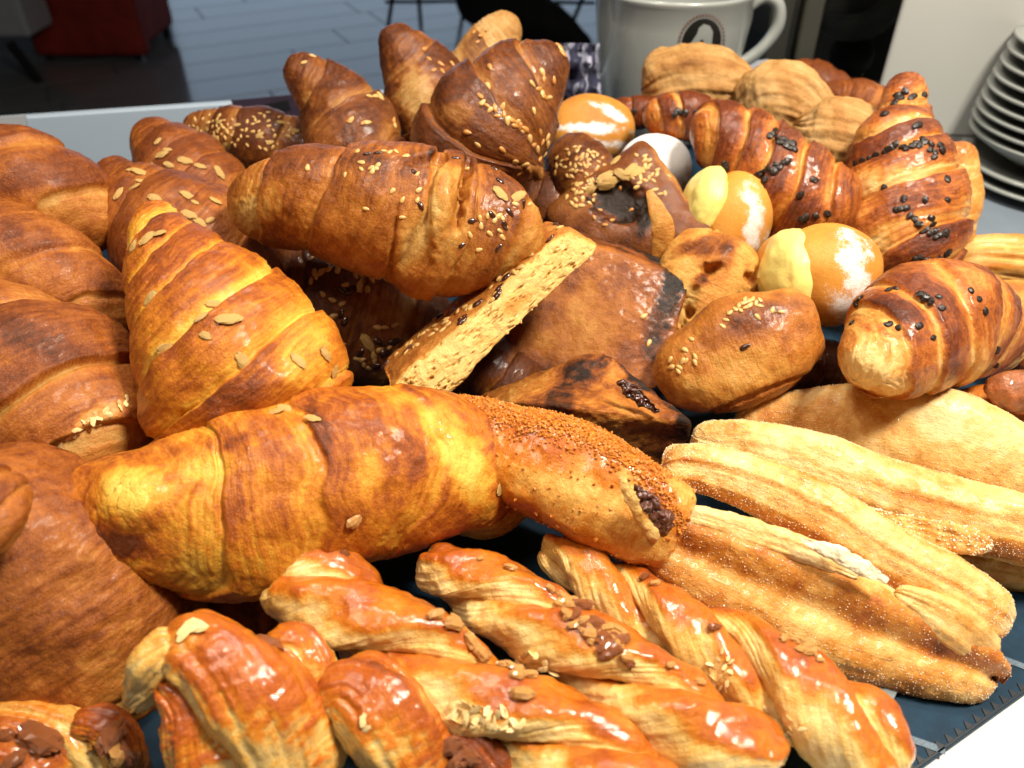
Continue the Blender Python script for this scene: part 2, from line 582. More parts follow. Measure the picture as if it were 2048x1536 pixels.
# ------------------------------------------------------------------ small pieces: seeds, chips, nuts
def piece_mesh(name, mat, sx, sy, sz, rings=6, seg=8, taper=0.0, jag=0.0, groove=0.0, seed=0):
    rng = np.random.RandomState(seed)
    vs, fs = [], []
    for i in range(rings + 1):
        th = math.pi * i / rings
        for j in range(seg):
            ph = 2 * math.pi * j / seg
            x = math.cos(th)
            w = math.sin(th) * (1 - taper * x)
            p = np.array([x * sx, w * math.cos(ph) * sy, w * math.sin(ph) * sz])
            if groove:
                p[2] -= groove * sz * math.exp(-(p[1] / (sy * 0.22)) ** 2) * (1 if p[2] > 0 else 0)
            p *= 1 + jag * rng.uniform(-1, 1)
            vs.append(p)
    f = grid_faces(rings + 1, seg)
    me = bpy.data.meshes.new(name)
    me.from_pydata([tuple(v) for v in vs], [], f.tolist())
    me.polygons.foreach_set('use_smooth', [jag < 0.12] * len(f))
    me.materials.append(mat)
    me.update()
    return me


PM = {
    'sesame_seed': [piece_mesh('sesame_seed', M['sesame'], 1, .62, .30, taper=.32, seed=1), piece_mesh('sesame_seed', M['sesame'], 1, .55, .34, taper=.25, seed=2)],
    'toasted_sesame_seed': [piece_mesh('toasted_sesame_seed', M['sesame_dark'], 1, .55, .34, taper=.3, seed=2)],
    'flax_seed': [piece_mesh('flax_seed', M['flax'], 1, .50, .26, taper=.3, seed=3)],
    'oat_flake': [piece_mesh('oat_flake', M['oat'], 1, .52, .17, rings=8, seg=10, jag=.15, groove=.8, seed=k) for k in (4, 5, 6)],
    'chocolate_chip': [piece_mesh('chocolate_chip', M['chip'], 1, .8, .42, rings=5, seg=7, jag=.16, seed=k) for k in (7, 8, 9)],
    'pecan_piece': [piece_mesh('pecan_piece', M['pecan'], 1, .55, .42, rings=8, seg=10, jag=.20, groove=.4, seed=k) for k in (10, 11, 12)],
    'pecan_chunk': [piece_mesh('pecan_chunk', M['pecan_meat'], 1, .7, .55, rings=6, seg=8, jag=.17, seed=k) for k in (13, 14)],
    'crust_flake': [piece_mesh('crust_flake', M['flake'], 1, .55, .10, rings=5, seg=7, jag=.3, seed=k) for k in (15, 16)],
}


def put(s, kind, spots, px, ang=None, lift=0.06, jitter=0.0, par=None, tilt=0.0):
    """lay single pieces on the surface of shape s at the given spots; px = half length in picture pixels there"""
    par = par or s.o
    n = 0
    for q in spots:
        h = s.hit(q[0], q[1])
        if h is None:
            continue
        p, nn = h
        if nn.dot(norm(CAM - p)) < 0:
            nn = -nn
        r = random.Random(int(q[0] * 131 + q[1] * 7))
        size = (q[3] if len(q) > 3 else px) * depth(p) / F * r.uniform(0.85, 1.15)
        a = math.radians(q[2]) if len(q) > 2 and q[2] is not None else r.uniform(0, math.pi * 2)
        # image direction at angle a (counter-clockwise from right), laid into the surface
        d = np.array([math.cos(a), math.sin(a) * SP, math.sin(a) * CP])
        X = norm(d - nn * d.dot(nn))
        Y = np.cross(nn, X)
        me = r.choice(PM[kind])
        o = bpy.data.objects.new(kind, me)
        COL.objects.link(o)
        o.parent = par
        loc = p + nn * size * (lift + (.09 if kind == 'oat_flake' else 0)) - np.array(par['_loc'])
        R = Matrix((X, Y, nn)).transposed()
        if tilt:
            R = R @ Matrix.Rotation(r.uniform(-tilt, tilt), 3, 'X') @ Matrix.Rotation(r.uniform(-tilt, tilt), 3, 'Y')
        o.matrix_local = Matrix.Translation(loc) @ R.to_4x4() @ Matrix.Diagonal((size, size, size, 1))
        n += 1
    return n


def cluster(cx, cy, rx, ry, n, seed=0, rot=0.0):
    r = random.Random(seed + int(cx + cy))
    out = []
    c, q = math.cos(rot), math.sin(rot)
    while len(out) < n:
        x, y = r.uniform(-1, 1), r.uniform(-1, 1)
        if x * x + y * y <= 1:
            x, y = x * rx, y * ry
            p = (cx + x * c - y * q, cy + x * q + y * c)
            if all((p[0] - o[0])**2 + (p[1] - o[1])**2 > 70 for o in out) or r.random() < 0.1:
                out.append(p)
    return out


def grains(s, name, mat, n, size, seed, par, mask=None, jag=0.5):
    """loose grains stuck all over a surface: one mass nobody could count"""
    rng = np.random.RandomState(seed)
    w = mask if mask is not None else np.ones(len(s.v))
    idx = rng.choice(len(s.v), n, p=w / w.sum())
    c = s.v[idx] + s.n[idx] * size * 0.3 + rng.normal(0, size * 0.3, (n, 3))
    base = np.array([(1, 0, 0), (-1, 0, 0), (0, 1, 0), (0, -1, 0), (0, 0, 1), (0, 0, -1)], float)
    tri = np.array([(0, 2, 4), (2, 1, 4), (1, 3, 4), (3, 0, 4), (2, 0, 5), (1, 2, 5), (3, 1, 5), (0, 3, 5)])
    q = rng.normal(0, 1, (n, 3, 3))
    q, _ = np.linalg.qr(q)
    sc = size * rng.uniform(0.5, 1.3, (n, 1, 1)) * (1 + jag * rng.uniform(-1, 1, (n, 6, 1)))
    v = c[:, None] + np.einsum('kj,nij->nki', base, q) * sc
    f = (tri[None] + (np.arange(n) * 6)[:, None, None]).reshape(-1, 3)
    o = build(name, v.reshape(-1, 3), f, mat, par, smooth=False)
    o['kind'] = 'stuff'
    return o


G_CRO = 'croissants heaped on the left of the counter'
G_SES = 'sesame croissants standing at the back of the heap'
G_CHO = 'chocolate chip croissants on the right'
G_PLA = 'glazed pecan plaits at the front'
G_SUG = 'sugared puff pastries on the blue mat'
G_BUN = 'cream buns dusted with sugar'
G_SHE = 'pale ridged pastry shells at the back'
G_SAV = 'savoury seeded pastries in the middle'

# ------------------------------------------------------------------ 1  the big front croissant
s = croissant([(146, 1030, .262, 92), (210, 1030, .262, 118), (330, 1028, .265, 150), (470, 1015, .272, 188), (640, 965, .285, 186), (800, 935, .296, 165), (920, 945, .304, 132), (990, 985, .31, 100), (1024, 1010, .314, 70)],
              [.21, .41, .60, .79], uc=.65, ta=.03, tb=.12, amp=.034, bulge=.025, pale=.24, pw=.35, base=.56, top=.12, seed=11, nu=360, nv=230, cap=(.38, .8), capp=(3.0, 2.2), dark=.08, wob=.05, mott=.40)
s.patch(262, 990, 70, 62, -.55, ragged=.2, soft=.8)
s.patch(400, 930, 90, 40, -.20)
s.patch(930, 930, 44, 125, -.60, rot=-.42, ragged=.2, soft=.7)
s.patch(250, 1090, 90, 26, .30, rot=.25)
s.patch(430, 890, 90, 26, .22, rot=-.2)
s.patch(640, 870, 24, 90, .20, rot=-.35)
s.patch(830, 900, 26, 120, .26, rot=-.15)
s.patch(740, 950, 30, 60, -.20)
s.patch(600, 1130, 260, 60, -.08)
s.dent(262, 990, 84, 74, -.006, soft=.7, ragged=.04)
s.patch(215, 1075, 80, 30, .30, rot=.5, ragged=.3)

s.obj('croissant', M['saffron'])
tag(s.o, 'big yellow-tipped croissant lying across the front of the heap, blunt end to the left', 'croissant', G_CRO)
put(s, 'oat_flake', [(553, 824, 10), (572, 818, -12), (625, 838, -25)], 19)
put(s, 'oat_flake', [(1000, 975, 70)], 14)
put(s, 'pecan_chunk', [(708, 1042, 30)], 17)

# ------------------------------------------------------------------ 2  pumpkin seed croissant, upright cone
s = croissant([(318, 412, .425, 30), (322, 470, .405, 66), (362, 545, .385, 112), (430, 650, .36, 172), (495, 770, .335, 205), (530, 850, .32, 190), (545, 905, .31, 130)],
              [.10, .235, .39, .56, .74, .93], uc=1.0, ta=-.085, tb=.05, amp=.055, bulge=.045, pale=.42, pw=.28, base=.56, top=.10, seed=23, nu=330, nv=210, cap=(.8, .8), dark=.09)
s.patch(610, 690, 60, 90, -.30, rot=.4)
s.patch(460, 790, 130, 60, .12)
s.patch(305, 440, 40, 40, .10)
s.obj('croissant', M['saffron'])
tag(s.o, 'orange croissant with bright yellow bands and oat flakes, tip pointing up at the left', 'croissant', G_CRO)
put(s, 'oat_flake', [(303, 598, 55, 21), (402, 636, 40, 15), (458, 640, 8, 23), (412, 672, -25, 14), (330, 696, 25, 19), (488, 726, -48, 24), (596, 722, -40, 18), (650, 708, -30, 15), (668, 745, -65, 16), (428, 608, 10, 15), (295, 478, 55, 17), (318, 468, 12, 17), (268, 492, 65, 14)], 18)

# ------------------------------------------------------------------ 3  the brown croissants at the left edge
s = croissant([(-190, 420, .52, 60), (-60, 395, .51, 120), (60, 395, .50, 128), (150, 440, .50, 105), (205, 500, .50, 60)], [.16, .34, .62, .80], uc=.48, ta=.07, tb=-.05, amp=.07, bulge=.05, pale=.26, pw=.35, base=.60, top=.06, seed=31, nu=190, nv=130)
s.patch(60, 400, 110, 26, -.30, rot=-.25)
s.obj('croissant', M['std'])
tag(s.o, 'plain brown croissant topmost at the left edge, below the white paper tag', 'croissant', G_CRO)

s = croissant([(-200, 500, .45, 60), (-60, 520, .44, 120), (70, 560, .425, 122), (170, 620, .42, 100), (232, 690, .415, 60)], [.12, .30, .66, .84], uc=.48, ta=.08, tb=-.05, amp=.07, bulge=.05, pale=.24, pw=.4, base=.58, top=.10, seed=37, nu=190, nv=130)
s.patch(60, 480, 110, 40, .12, rot=.4)
s.patch(110, 560, 90, 40, -.16, rot=.3)
s.obj('croissant', M['std'])
tag(s.o, 'plain brown croissant with a pale middle band, second from the top at the left edge', 'croissant', G_CRO)

s = croissant([(-170, 640, .36, 80), (-40, 700, .35, 155), (80, 790, .335, 190), (190, 870, .325, 165), (262, 955, .315, 90)], [.10, .33, .66, .86], uc=.48, ta=.09, tb=-.06, amp=.10, bulge=.05, pale=.30, pw=.32, base=.56, top=.12, seed=41, nu=260, nv=180)
s.patch(80, 680, 190, 34, .12, rot=.42)
s.patch(200, 830, 70, 22, -.45, rot=-.55, ragged=.35)
s.patch(110, 900, 70, 22, -.30, rot=-.75, ragged=.35)
s.obj('croissant', M['std'])
put(s, 'crust_flake', cluster(200, 835, 70, 14, 16, 3, -.6) + cluster(110, 905, 60, 12, 12, 4, -.75), 8, lift=.3, tilt=.7)
tag(s.o, 'large plain brown croissant with a cracked pale seam, left of the yellow-banded one', 'croissant', G_CRO)

s = croissant([(-120, 1010, .265, 130), (0, 1080, .25, 210), (130, 1190, .24, 225), (250, 1310, .23, 180), (330, 1400, .225, 90)], [.10, .82, .94], uc=.48, ta=.06, tb=-.04, amp=.05, bulge=.03, pale=.22, pw=.3, base=.58, top=.04, seed=43, nu=270, nv=190, rough=1.6)
s.patch(220, 1370, 90, 70, -.26, ragged=.6)
s.patch(200, 1180, 80, 110, -.12, ragged=.7, rot=.5)
s.patch(120, 1080, 110, 60, -.10, ragged=.6, rot=.3)
s.patch(90, 1240, 130, 70, .10)
s.obj('croissant', M['std'])
tag(s.o, 'large shadowed brown croissant beneath the big yellow-tipped one, lower left', 'croissant', G_CRO)

s = croissant([(-140, 1010, .215, 60), (-60, 1030, .212, 105), (0, 1055, .21, 96), (38, 1075, .21, 50)], [.3, .5, .7, .85], uc=.3, ta=.05, tb=.04, amp=.08, bulge=.05, pale=.25, base=.55, seed=47, nu=110, nv=90)
s.obj('croissant', M['std'])
tag(s.o, 'golden croissant tip just entering at the left edge, in front of the shadowed croissant', 'croissant', G_CRO)

# brown surface behind the plaits
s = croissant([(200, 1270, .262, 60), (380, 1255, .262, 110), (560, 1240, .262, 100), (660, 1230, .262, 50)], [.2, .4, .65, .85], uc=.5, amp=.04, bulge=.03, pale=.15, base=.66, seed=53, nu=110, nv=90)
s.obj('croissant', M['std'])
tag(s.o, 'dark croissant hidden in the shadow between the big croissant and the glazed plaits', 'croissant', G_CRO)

# two dark oat croissants behind the yellow banded one
s = croissant([(228, 318, .565, 26), (240, 360, .55, 52), (300, 430, .52, 105), (390, 510, .49, 150), (470, 600, .465, 130), (520, 680, .45, 80)], [.16, .34, .55, .76, .92], uc=1.0, ta=-.05, tb=.05, amp=.08, bulge=.05, pale=.16, pw=.3, base=.66, top=.06, seed=59, nu=220, nv=150)
s.patch(300, 400, 50, 60, -.10)
s.obj('croissant', M['std'])
tag(s.o, 'dark brown croissant with oat flakes just behind the yellow-banded one', 'croissant', G_CRO)
put(s, 'oat_flake', [(278, 345, -25, 15), (262, 340, 20, 9), (310, 397, -20, 14), (280, 362, -15, 8), (375, 392, -18, 18), (430, 402, -20, 12), (378, 430, -20, 16), (400, 445, -30, 15), (505, 535, -50, 14), (238, 388, 70, 13), (420, 440, 30, 10), (270, 375, 0, 14), (390, 405, -30, 9)], 15)

s = croissant([(232, 560, .46, 70), (250, 640, .44, 74), (275, 720, .42, 66)], [.3, .6], uc=1.0, amp=.06, bulge=.04, pale=.2, base=.60, seed=61, nu=110, nv=90)
s.obj('croissant', M['std'])
tag(s.o, 'narrow sliver of croissant wedged between the large brown and yellow-banded croissants', 'croissant', G_CRO)

s = croissant([(312, 250, .66, 28), (318, 285, .64, 56), (365, 345, .61, 92), (420, 420, .58, 100), (460, 490, .56, 60)], [.22, .42, .62, .82], uc=1.0, ta=-.06, tb=.06, amp=.08, bulge=.05, pale=.18, base=.66, seed=67, nu=160, nv=110)
s.obj('croissant', M['std'])
tag(s.o, 'dark brown oat croissant with a blunt top in front of the white ledge', 'croissant', G_CRO)
put(s, 'oat_flake', [(316, 283, 60, 11), (325, 310, 10, 14), (370, 322, -12, 14), (338, 330, -20, 12), (335, 300, -10, 10), (400, 333, -15, 11), (438, 345, -50, 13), (300, 330, 10, 9)], 12)

# ------------------------------------------------------------------ 4  sesame croissants at the back
s = croissant([(372, 265, .70, 34), (430, 270, .69, 52), (520, 285, .67, 66), (610, 305, .66, 62), (680, 330, .65, 40)], [.2, .38, .6, .82], uc=.55, amp=.08, bulge=.05, pale=.30, base=.66, ta=.04, tb=.08, seed=71, nu=150, nv=110)
s.obj('sesame_croissant', M['seed'])
tag(s.o, 'dark croissant lying crosswise at the back, crusted with sesame and oats', 'croissant', G_SES)
put(s, 'sesame_seed', cluster(425, 255, 52, 26, 34, 1) + cluster(520, 262, 84, 38, 40, 2), 5)
put(s, 'oat_flake', [(412, 258, 20), (430, 275, -10), (440, 244, 10), (520, 270, 30), (560, 245, 0), (395, 262, 50), (475, 250, 0), (540, 285, 20), (590, 262, -30), (450, 290, 60)], 8)

s = croissant([(582, 112, .655, 22), (604, 140, .65, 42), (650, 185, .64, 66), (690, 240, .625, 90), (720, 310, .60, 98), (740, 390, .585, 70)], [.24, .52, .80], uc=1.0, ta=-.07, tb=.07, amp=.09, bulge=.06, pale=.30, pw=.4, base=.68, top=.08, seed=73, nu=200, nv=140)
s.patch(680, 195, 80, 22, -.22, rot=-.1)
s.patch(640, 270, 40, 40, -.22)
s.obj('sesame_croissant', M['seed'])
tag(s.o, 'brown croissant standing upright with bent tip, leftmost of the upright sesame ones', 'croissant', G_SES)
put(s, 'sesame_seed', [(608, 125, 20), (702, 240, 60), (735, 245, 20), (790, 250, 70), (625, 112, -20), (760, 190, -40)] + cluster(745, 175, 18, 36, 9, 3, -.6), 8)
put(s, 'toasted_sesame_seed', [(726, 246, 60), (788, 240, 60), (700, 242, 20)], 8)

s = croissant([(800, 46, .70, 26), (802, 80, .695, 46), (838, 150, .68, 76), (872, 220, .66, 92), (895, 300, .64, 84), (905, 360, .63, 60)], [.26, .62, .9], uc=1.0, ta=-.06, tb=.06, amp=.07, bulge=.05, pale=.22, base=.72, top=.06, seed=79, nu=190, nv=130)
s.patch(830, 185, 46, 62, -.55, ragged=.3, soft=.6)
s.obj('sesame_croissant', M['seed'])
tag(s.o, 'tall upright croissant with a pale greenish underside facing out', 'croissant', G_SES)
put(s, 'toasted_sesame_seed', [(850, 98, 30), (858, 118, -50), (868, 140, 50), (882, 128, -30), (885, 142, -60), (905, 128, -60), (915, 142, -20), (850, 250, 30)], 8)

s = croissant([(1030, 30, .755, 22), (1000, 70, .75, 48), (965, 120, .735, 56), (930, 180, .72, 60), (915, 240, .71, 50)], [.3, .6], uc=1.0, ta=.04, amp=.05, bulge=.05, pale=.25, base=.40, seed=83, nu=130, nv=100)
s.patch(950, 90, 20, 50, .25, rot=.6)
s.obj('croissant', M['shell'])
tag(s.o, 'pale dry croissant tip rising behind the upright sesame croissants', 'croissant', G_SES)
put(s, 'toasted_sesame_seed', [(962, 72, 30), (955, 84, 30), (948, 64, 60), (975, 60, 30)], 6)

s = croissant([(1108, 86, .615, 26), (1092, 115, .61, 56), (1035, 185, .595, 106), (975, 262, .575, 132), (950, 340, .56, 128), (960, 420, .545, 80)], [.20, .47, .70, .9], uc=1.0, ta=.09, tb=.06, amp=.10, bulge=.06, pale=.26, pw=.3, base=.70, top=.06, seed=89, nu=230, nv=160)
s.patch(915, 225, 36, 26, -.35)
s.obj('sesame_croissant', M['seed'])
tag(s.o, 'largest upright sesame croissant, tip leaning to the right, many golden seeds', 'croissant', G_SES)
sd = [(976, 172), (960, 192), (965, 205), (975, 212), (980, 220), (990, 216), (1005, 214), (1008, 228), (1015, 242), (1025, 242), (1035, 245), (1040, 254), (1045, 264), (1050, 258), (1085, 145), (1088, 158), (1065, 168), (1078, 178), (1085, 188), (1090, 195), (1068, 222), (1080, 265), (1060, 278), (1068, 290), (1075, 300), (1085, 285), (1095, 275), (1100, 305), (1088, 310), (995, 232), (1020, 238),
      (1118, 92), (1122, 100), (1126, 108), (1120, 84), (935, 265), (955, 290), (1005, 300), (1030, 325), (1040, 345), (1060, 350), (1075, 360), (1050, 330), (1108, 160), (1092, 320), (1080, 318), (1095, 290), (1030, 252), (1100, 195), (980, 135), (1108, 300)]
put(s, 'sesame_seed', sd[::2], 9)
put(s, 'toasted_sesame_seed', sd[1::2], 9)

# ------------------------------------------------------------------ 5  savoury pastries in the middle
s = croissant([(462, 395, .47, 44), (520, 405, .465, 78), (620, 400, .455, 104), (740, 420, .445, 128), (860, 445, .44, 146), (960, 455, .44, 130), (1040, 450, .44, 92), (1078, 440, .445, 50)],
              [.14, .34, .60, .74, .88], uc=.5, ta=.05, tb=.05, amp=.07, bulge=.05, pale=.26, pw=.4, base=.52, top=.18, seed=97, nu=300, nv=190, cap=(.8, .8))
s.patch(505, 425, 40, 42, -.30)
s.patch(545, 400, 26, 40, -.25)
s.patch(830, 470, 34, 90, -.26, rot=.25)
s.patch(905, 430, 44, 110, -.30, rot=.12, soft=.3)
s.dent(926, 385, 13, 84, .011, rot=.16)
s.dent(885, 410, 22, 100, -.005, rot=.14)
s.dent(862, 318, 40, 12, .006, rot=-.1)
s.dent(786, 480, 6, 80, .0025, rot=.12)
s.patch(760, 330, 100, 26, .14, rot=.15)
s.patch(900, 312, 60, 22, .18)
s.obj('seeded_croissant', M['loaf'])
tag(s.o, 'glossy golden seeded croissant lying on top of the heap, split across the middle', 'croissant', G_SAV)
put(s, 'sesame_seed', [(722, 325), (722, 338), (742, 336), (750, 338), (755, 332), (745, 342), (780, 304), (792, 303), (812, 312), (785, 382), (835, 348), (838, 380), (805, 400), (732, 418), (805, 435), (835, 400), (935, 338), (972, 315), (1030, 348), (1040, 352), (1060, 408), (960, 438), (975, 432), (990, 440), (998, 432), (1005, 436), (985, 426), (940, 470), (980, 468), (1000, 462), (1005, 475), (958, 500), (1012, 452), (690, 350), (715, 302), (615, 335), (768, 302), (1030, 408), (962, 452)], 8)
put(s, 'flax_seed', [(830, 345, -40), (842, 412, -65), (912, 316, 0), (980, 325, -30), (990, 337, -30), (1000, 362, -35), (985, 430, -35), (945, 442, 0), (1010, 452, -60), (925, 490, 20), (998, 495, 55), (1048, 408, -60), (735, 308, 5), (755, 306, -5), (1020, 425, -50)], 10.5)
put(s, 'oat_flake', [(1000, 388, -50, 20), (1036, 394, 40, 16)], 18)
s = croissant([(528, 545, .50, 50), (570, 555, .495, 82), (660, 590, .485, 112), (760, 650, .475, 124), (850, 710, .465, 110), (930, 770, .46, 80), (985, 800, .455, 50)],
              [.16, .36, .56, .78], uc=.9, ta=-.06, tb=.06, amp=.08, bulge=.05, pale=.22, pw=.35, base=.66, top=.10, seed=101, nu=240, nv=160)
s.patch(790, 620, 80, 50, -.26, rot=.4)
s.patch(620, 540, 70, 40, .08)
s.obj('seeded_croissant', M['seed'])
tag(s.o, 'dark shiny seeded croissant tucked under the golden split one', 'croissant', G_SAV)
put(s, 'sesame_seed', [(625, 515), (640, 505), (645, 510), (628, 545), (640, 548), (645, 542), (658, 538), (622, 562), (645, 588), (665, 600), (685, 607), (668, 632), (720, 540), (722, 550), (705, 532), (678, 535), (730, 543), (745, 560), (742, 556), (775, 560), (785, 558), (755, 655), (770, 655), (790, 650), (715, 718), (725, 720), (728, 728), (748, 712), (750, 722), (735, 735), (735, 578), (712, 552), (686, 688), (675, 540), (690, 570), (632, 552), (780, 695), (760, 700), (915, 800), (922, 790)], 9)
put(s, 'flax_seed', [(685, 582, -50), (702, 580, 45), (682, 628, 65), (790, 683, 15), (760, 685, -30), (720, 706, 45), (770, 705, 30), (755, 732, 20), (900, 800, 75), (690, 642, 60)], 14)
put(s, 'oat_flake', [(724, 570, 30, 22), (736, 685, -60, 18)], 18)

# seeded stick with an open crumb side
dn = np.array([-.0086, .0307, -.0094])
s = pillow([W(1138, 458, y=.425), W(1212, 492, y=.418), W(878, 812, y=.352), W(768, 788, y=.358)], .050, n=150, nz=60, e=9, bulge=.05, down=dn)
lumpy(s, .0035, 26, 5, 2)
pore = fbm(np.stack([s.q[:, 0] * 3.4, s.q[:, 1] * 9, s.q[:, 2] * 3], 1) * 1.9, 4, 6, .65)
sidew = sstep(.80, .95, s.q[:, 2] + .06 * fbm(s.v * 70, 3, 4))
s.push(-.0024 * sstep(.14, .5, pore) * sidew + .0008 * fbm(s.v * 200, 2, 7))
s.bake = .50 + .16 * fbm(s.v * 60, 4, 8) - sidew * .44 + .12 * sidew * fbm(s.q * np.array([6, 4, 4]), 3, 9) + .14 * sstep(.2, .5, pore) * sidew
s.bake = s.bake + .30 * sstep(.80, .98, s.q[:, 0] + .05 * fbm(s.v * 60, 3, 4))
s.patch(1030, 612, 44, 16, .24, rot=-.65)
s.patch(1140, 432, 60, 20, .22)
s.obj('seeded_bread_stick', M['crumb'])
tag(s.o, 'flat seeded bread stick showing its porous cut side, leaning diagonally across the middle', 'bread stick', G_SAV)
put(s, 'sesame_seed', [(1062, 464), (1072, 466), (1130, 432), (1140, 436), (1120, 455), (1155, 440), (1165, 452), (1150, 428), (1128, 432), (1045, 470), (1050, 508), (1035, 522), (1040, 535), (1028, 545), (1000, 560), (985, 600), (940, 615), (935, 617), (890, 645), (895, 650), (885, 660), (862, 670), (845, 668), (832, 690), (990, 590), (955, 605), (920, 640), (905, 620), (825, 764), (790, 690), (780, 700), (775, 715), (765, 740), (750, 735), (812, 705), (870, 640), (1010, 555)], 9)
put(s, 'sesame_seed', cluster(1000, 545, 120, 16, 16, 21, -.68) + cluster(860, 655, 90, 14, 12, 22, -.68), 8)
put(s, 'flax_seed', [(1100, 478, 30), (1076, 475, 40), (1112, 450, 60), (1000, 575, 55), (1015, 552, 65), (995, 590, 60), (925, 636, 60), (955, 608, 35), (925, 642, 60), (905, 625, 30), (1060, 455, 40), (880, 632, 40), (815, 700, 20), (770, 730, 40), (1140, 448, 0), (965, 550, 40), (985, 545, 30)], 13)

# square puff with burnt corner
s = pillow([W(1100, 458, y=.488), W(1384, 560, y=.462), W(1318, 785, y=.400), W(970, 770, y=.418)], .034, n=130, nz=50, e=16, bulge=.10, down=np.array([.002, .0295, -.008]))
lumpy(s, .002, 24, 9, 3)
lumpy(s, .0008, 160, 10, 3)
s.bake = .66 + .30 * fbm(s.v * 45, 4, 12) + .10 * fbm(s.v * 150, 3, 13)  # brown crust, darkened further for the shade its neighbours cast
s.patch(1362, 552, 36, 40, .36, ragged=.3, soft=.95)
s.patch(1330, 590, 90, 110, .14, ragged=.3, soft=.95)
s.patch(1290, 492, 120, 18, .34, rot=.45, ragged=.3)
s.patch(1320, 640, 28, 120, .22, rot=.3)
lay = vnoise(np.stack([s.q[:, 2] * 7, s.q[:, 0] * 1.5, s.q[:, 1] * 1.5], 1), 88)
edge_ = 1 - sstep(.55, .9, s.q[:, 2])
s.push(.0016 * lay * edge_)
s.bake = s.bake + edge_ * (.22 + .22 * lay)
s.patch(1180, 640, 130, 90, -.14)
s.patch(1030, 740, 120, 40, .2)
s.obj('square_puff', M['loaf'])
tag(s.o, 'flat square puff pastry with one blackened corner, standing behind the seeded stick', 'pastry', G_SAV)
put(s, 'sesame_seed', [(1288, 632), (1298, 686)], 9)
# folded seeded pastry with burnt mouth
s = pillow([W(1285, 258, y=.60), W(1452, 472, y=.505), W(1310, 585, y=.50), W(1070, 425, y=.565)], .04, n=120, e=8, bulge=.35)
lumpy(s, .007, 22, 15, 3)
s.bake = .66 + .14 * fbm(s.v * 45, 4, 16) + .08 * fbm(s.v * 160, 3, 17)
s.patch(1365, 370, 110, 16, -.35, rot=.9)
s.dent(1235, 400, 66, 44, .009, rot=.2)
s.patch(1235, 400, 66, 46, .45, rot=.2, ragged=.5)
s.patch(1290, 430, 20, 50, .4, rot=.2)
s.patch(1150, 400, 60, 50, -.15)
s.obj('folded_pastry', M['seed'])
tag(s.o, 'dark folded savoury pastry with a charred opening, oats and sesame on its ridge', 'pastry', G_SAV)
t = tube([(1296, 380, .518, 6), (1316, 425, .506, 18), (1326, 465, .500, 22), (1312, 515, .497, 10)], 90, 50, hr=.2)
lumpy(t, .0018, 60, 4)
t.bake = .32 + .3 * fbm(t.v * 80, 3, 9)
t.obj('open_lip', M['loaf'], s.o)
put(s, 'oat_flake', [(1210, 355, 30, 17), (1222, 362, 10, 18), (1245, 350, -30, 16), (1262, 340, 50, 18), (1275, 345, 40, 18), (1212, 372, 15, 15), (1232, 322, 60, 15), (1180, 380, 30, 14)], 17)
put(s, 'sesame_seed', cluster(1170, 385, 45, 26, 24, 5, -.5) + cluster(1290, 350, 30, 32, 18, 6, .7) + [(1272, 310), (1290, 312), (1338, 352), (1290, 332), (1320, 388), (1330, 386), (1310, 380)], 7)
put(s, 'toasted_sesame_seed', [(1240, 378), (1262, 420), (1200, 420), (1188, 435), (1225, 440), (1210, 450)], 6)

# sesame covered croissant behind the folded pastry
s = croissant([(1120, 300, .64, 40), (1150, 330, .62, 66), (1180, 380, .60, 70), (1195, 430, .59, 40)], [.3, .6], uc=1.0, amp=.06, bulge=.04, pale=.15, base=.68, seed=103, nu=120, nv=90)
s.obj('sesame_croissant', M['seed'])
tag(s.o, 'dark croissant thickly covered in sesame, wedged behind the folded charred pastry', 'croissant', G_SAV)
put(s, 'sesame_seed', cluster(1160, 325, 55, 34, 40, 7), 6)
put(s, 'toasted_sesame_seed', cluster(1150, 345, 50, 30, 14, 9), 6)

# small roll with holes
s = tube([(1450, 480, .505, 62), (1428, 530, .488, 92), (1385, 610, .47, 92), (1330, 680, .458, 60)], 150, 110, hr=.8, cap=(.8, .8), capp=(2.8, 2.8), sec=2.6)
lumpy(s, .005, 28, 21, 3)
s.dent(1425, 540, 22, 12, .010, rot=-.6)
s.dent(1365, 625, 18, 60, .008, rot=.5)
s.dent(1380, 500, 60, 8, .003, rot=-.5)
s.dent(1430, 500, 50, 8, .003, rot=-1.0)
hole = fbm(np.stack([s.u * 7, np.cos(s.a) * 3, np.sin(s.a) * 3], 1), 3, 22)
s.push(-.005 * sstep(.2, .55, hole))
s.bake = .36 + .2 * fbm(s.v * 60, 4, 23) + .2 * sstep(.2, .5, hole)
s.patch(1420, 490, 80, 24, .36, rot=-.2)
s.patch(1455, 510, 20, 30, .26)
s.patch(1400, 560, 24, 16, .5, rot=-.5)
s.patch(1370, 600, 20, 60, -.2, rot=.5)
s.obj('savoury_roll', M['crumb'])
tag(s.o, 'small torn roll with wrinkled top and holes, right of the black-cornered square', 'roll', G_SAV)

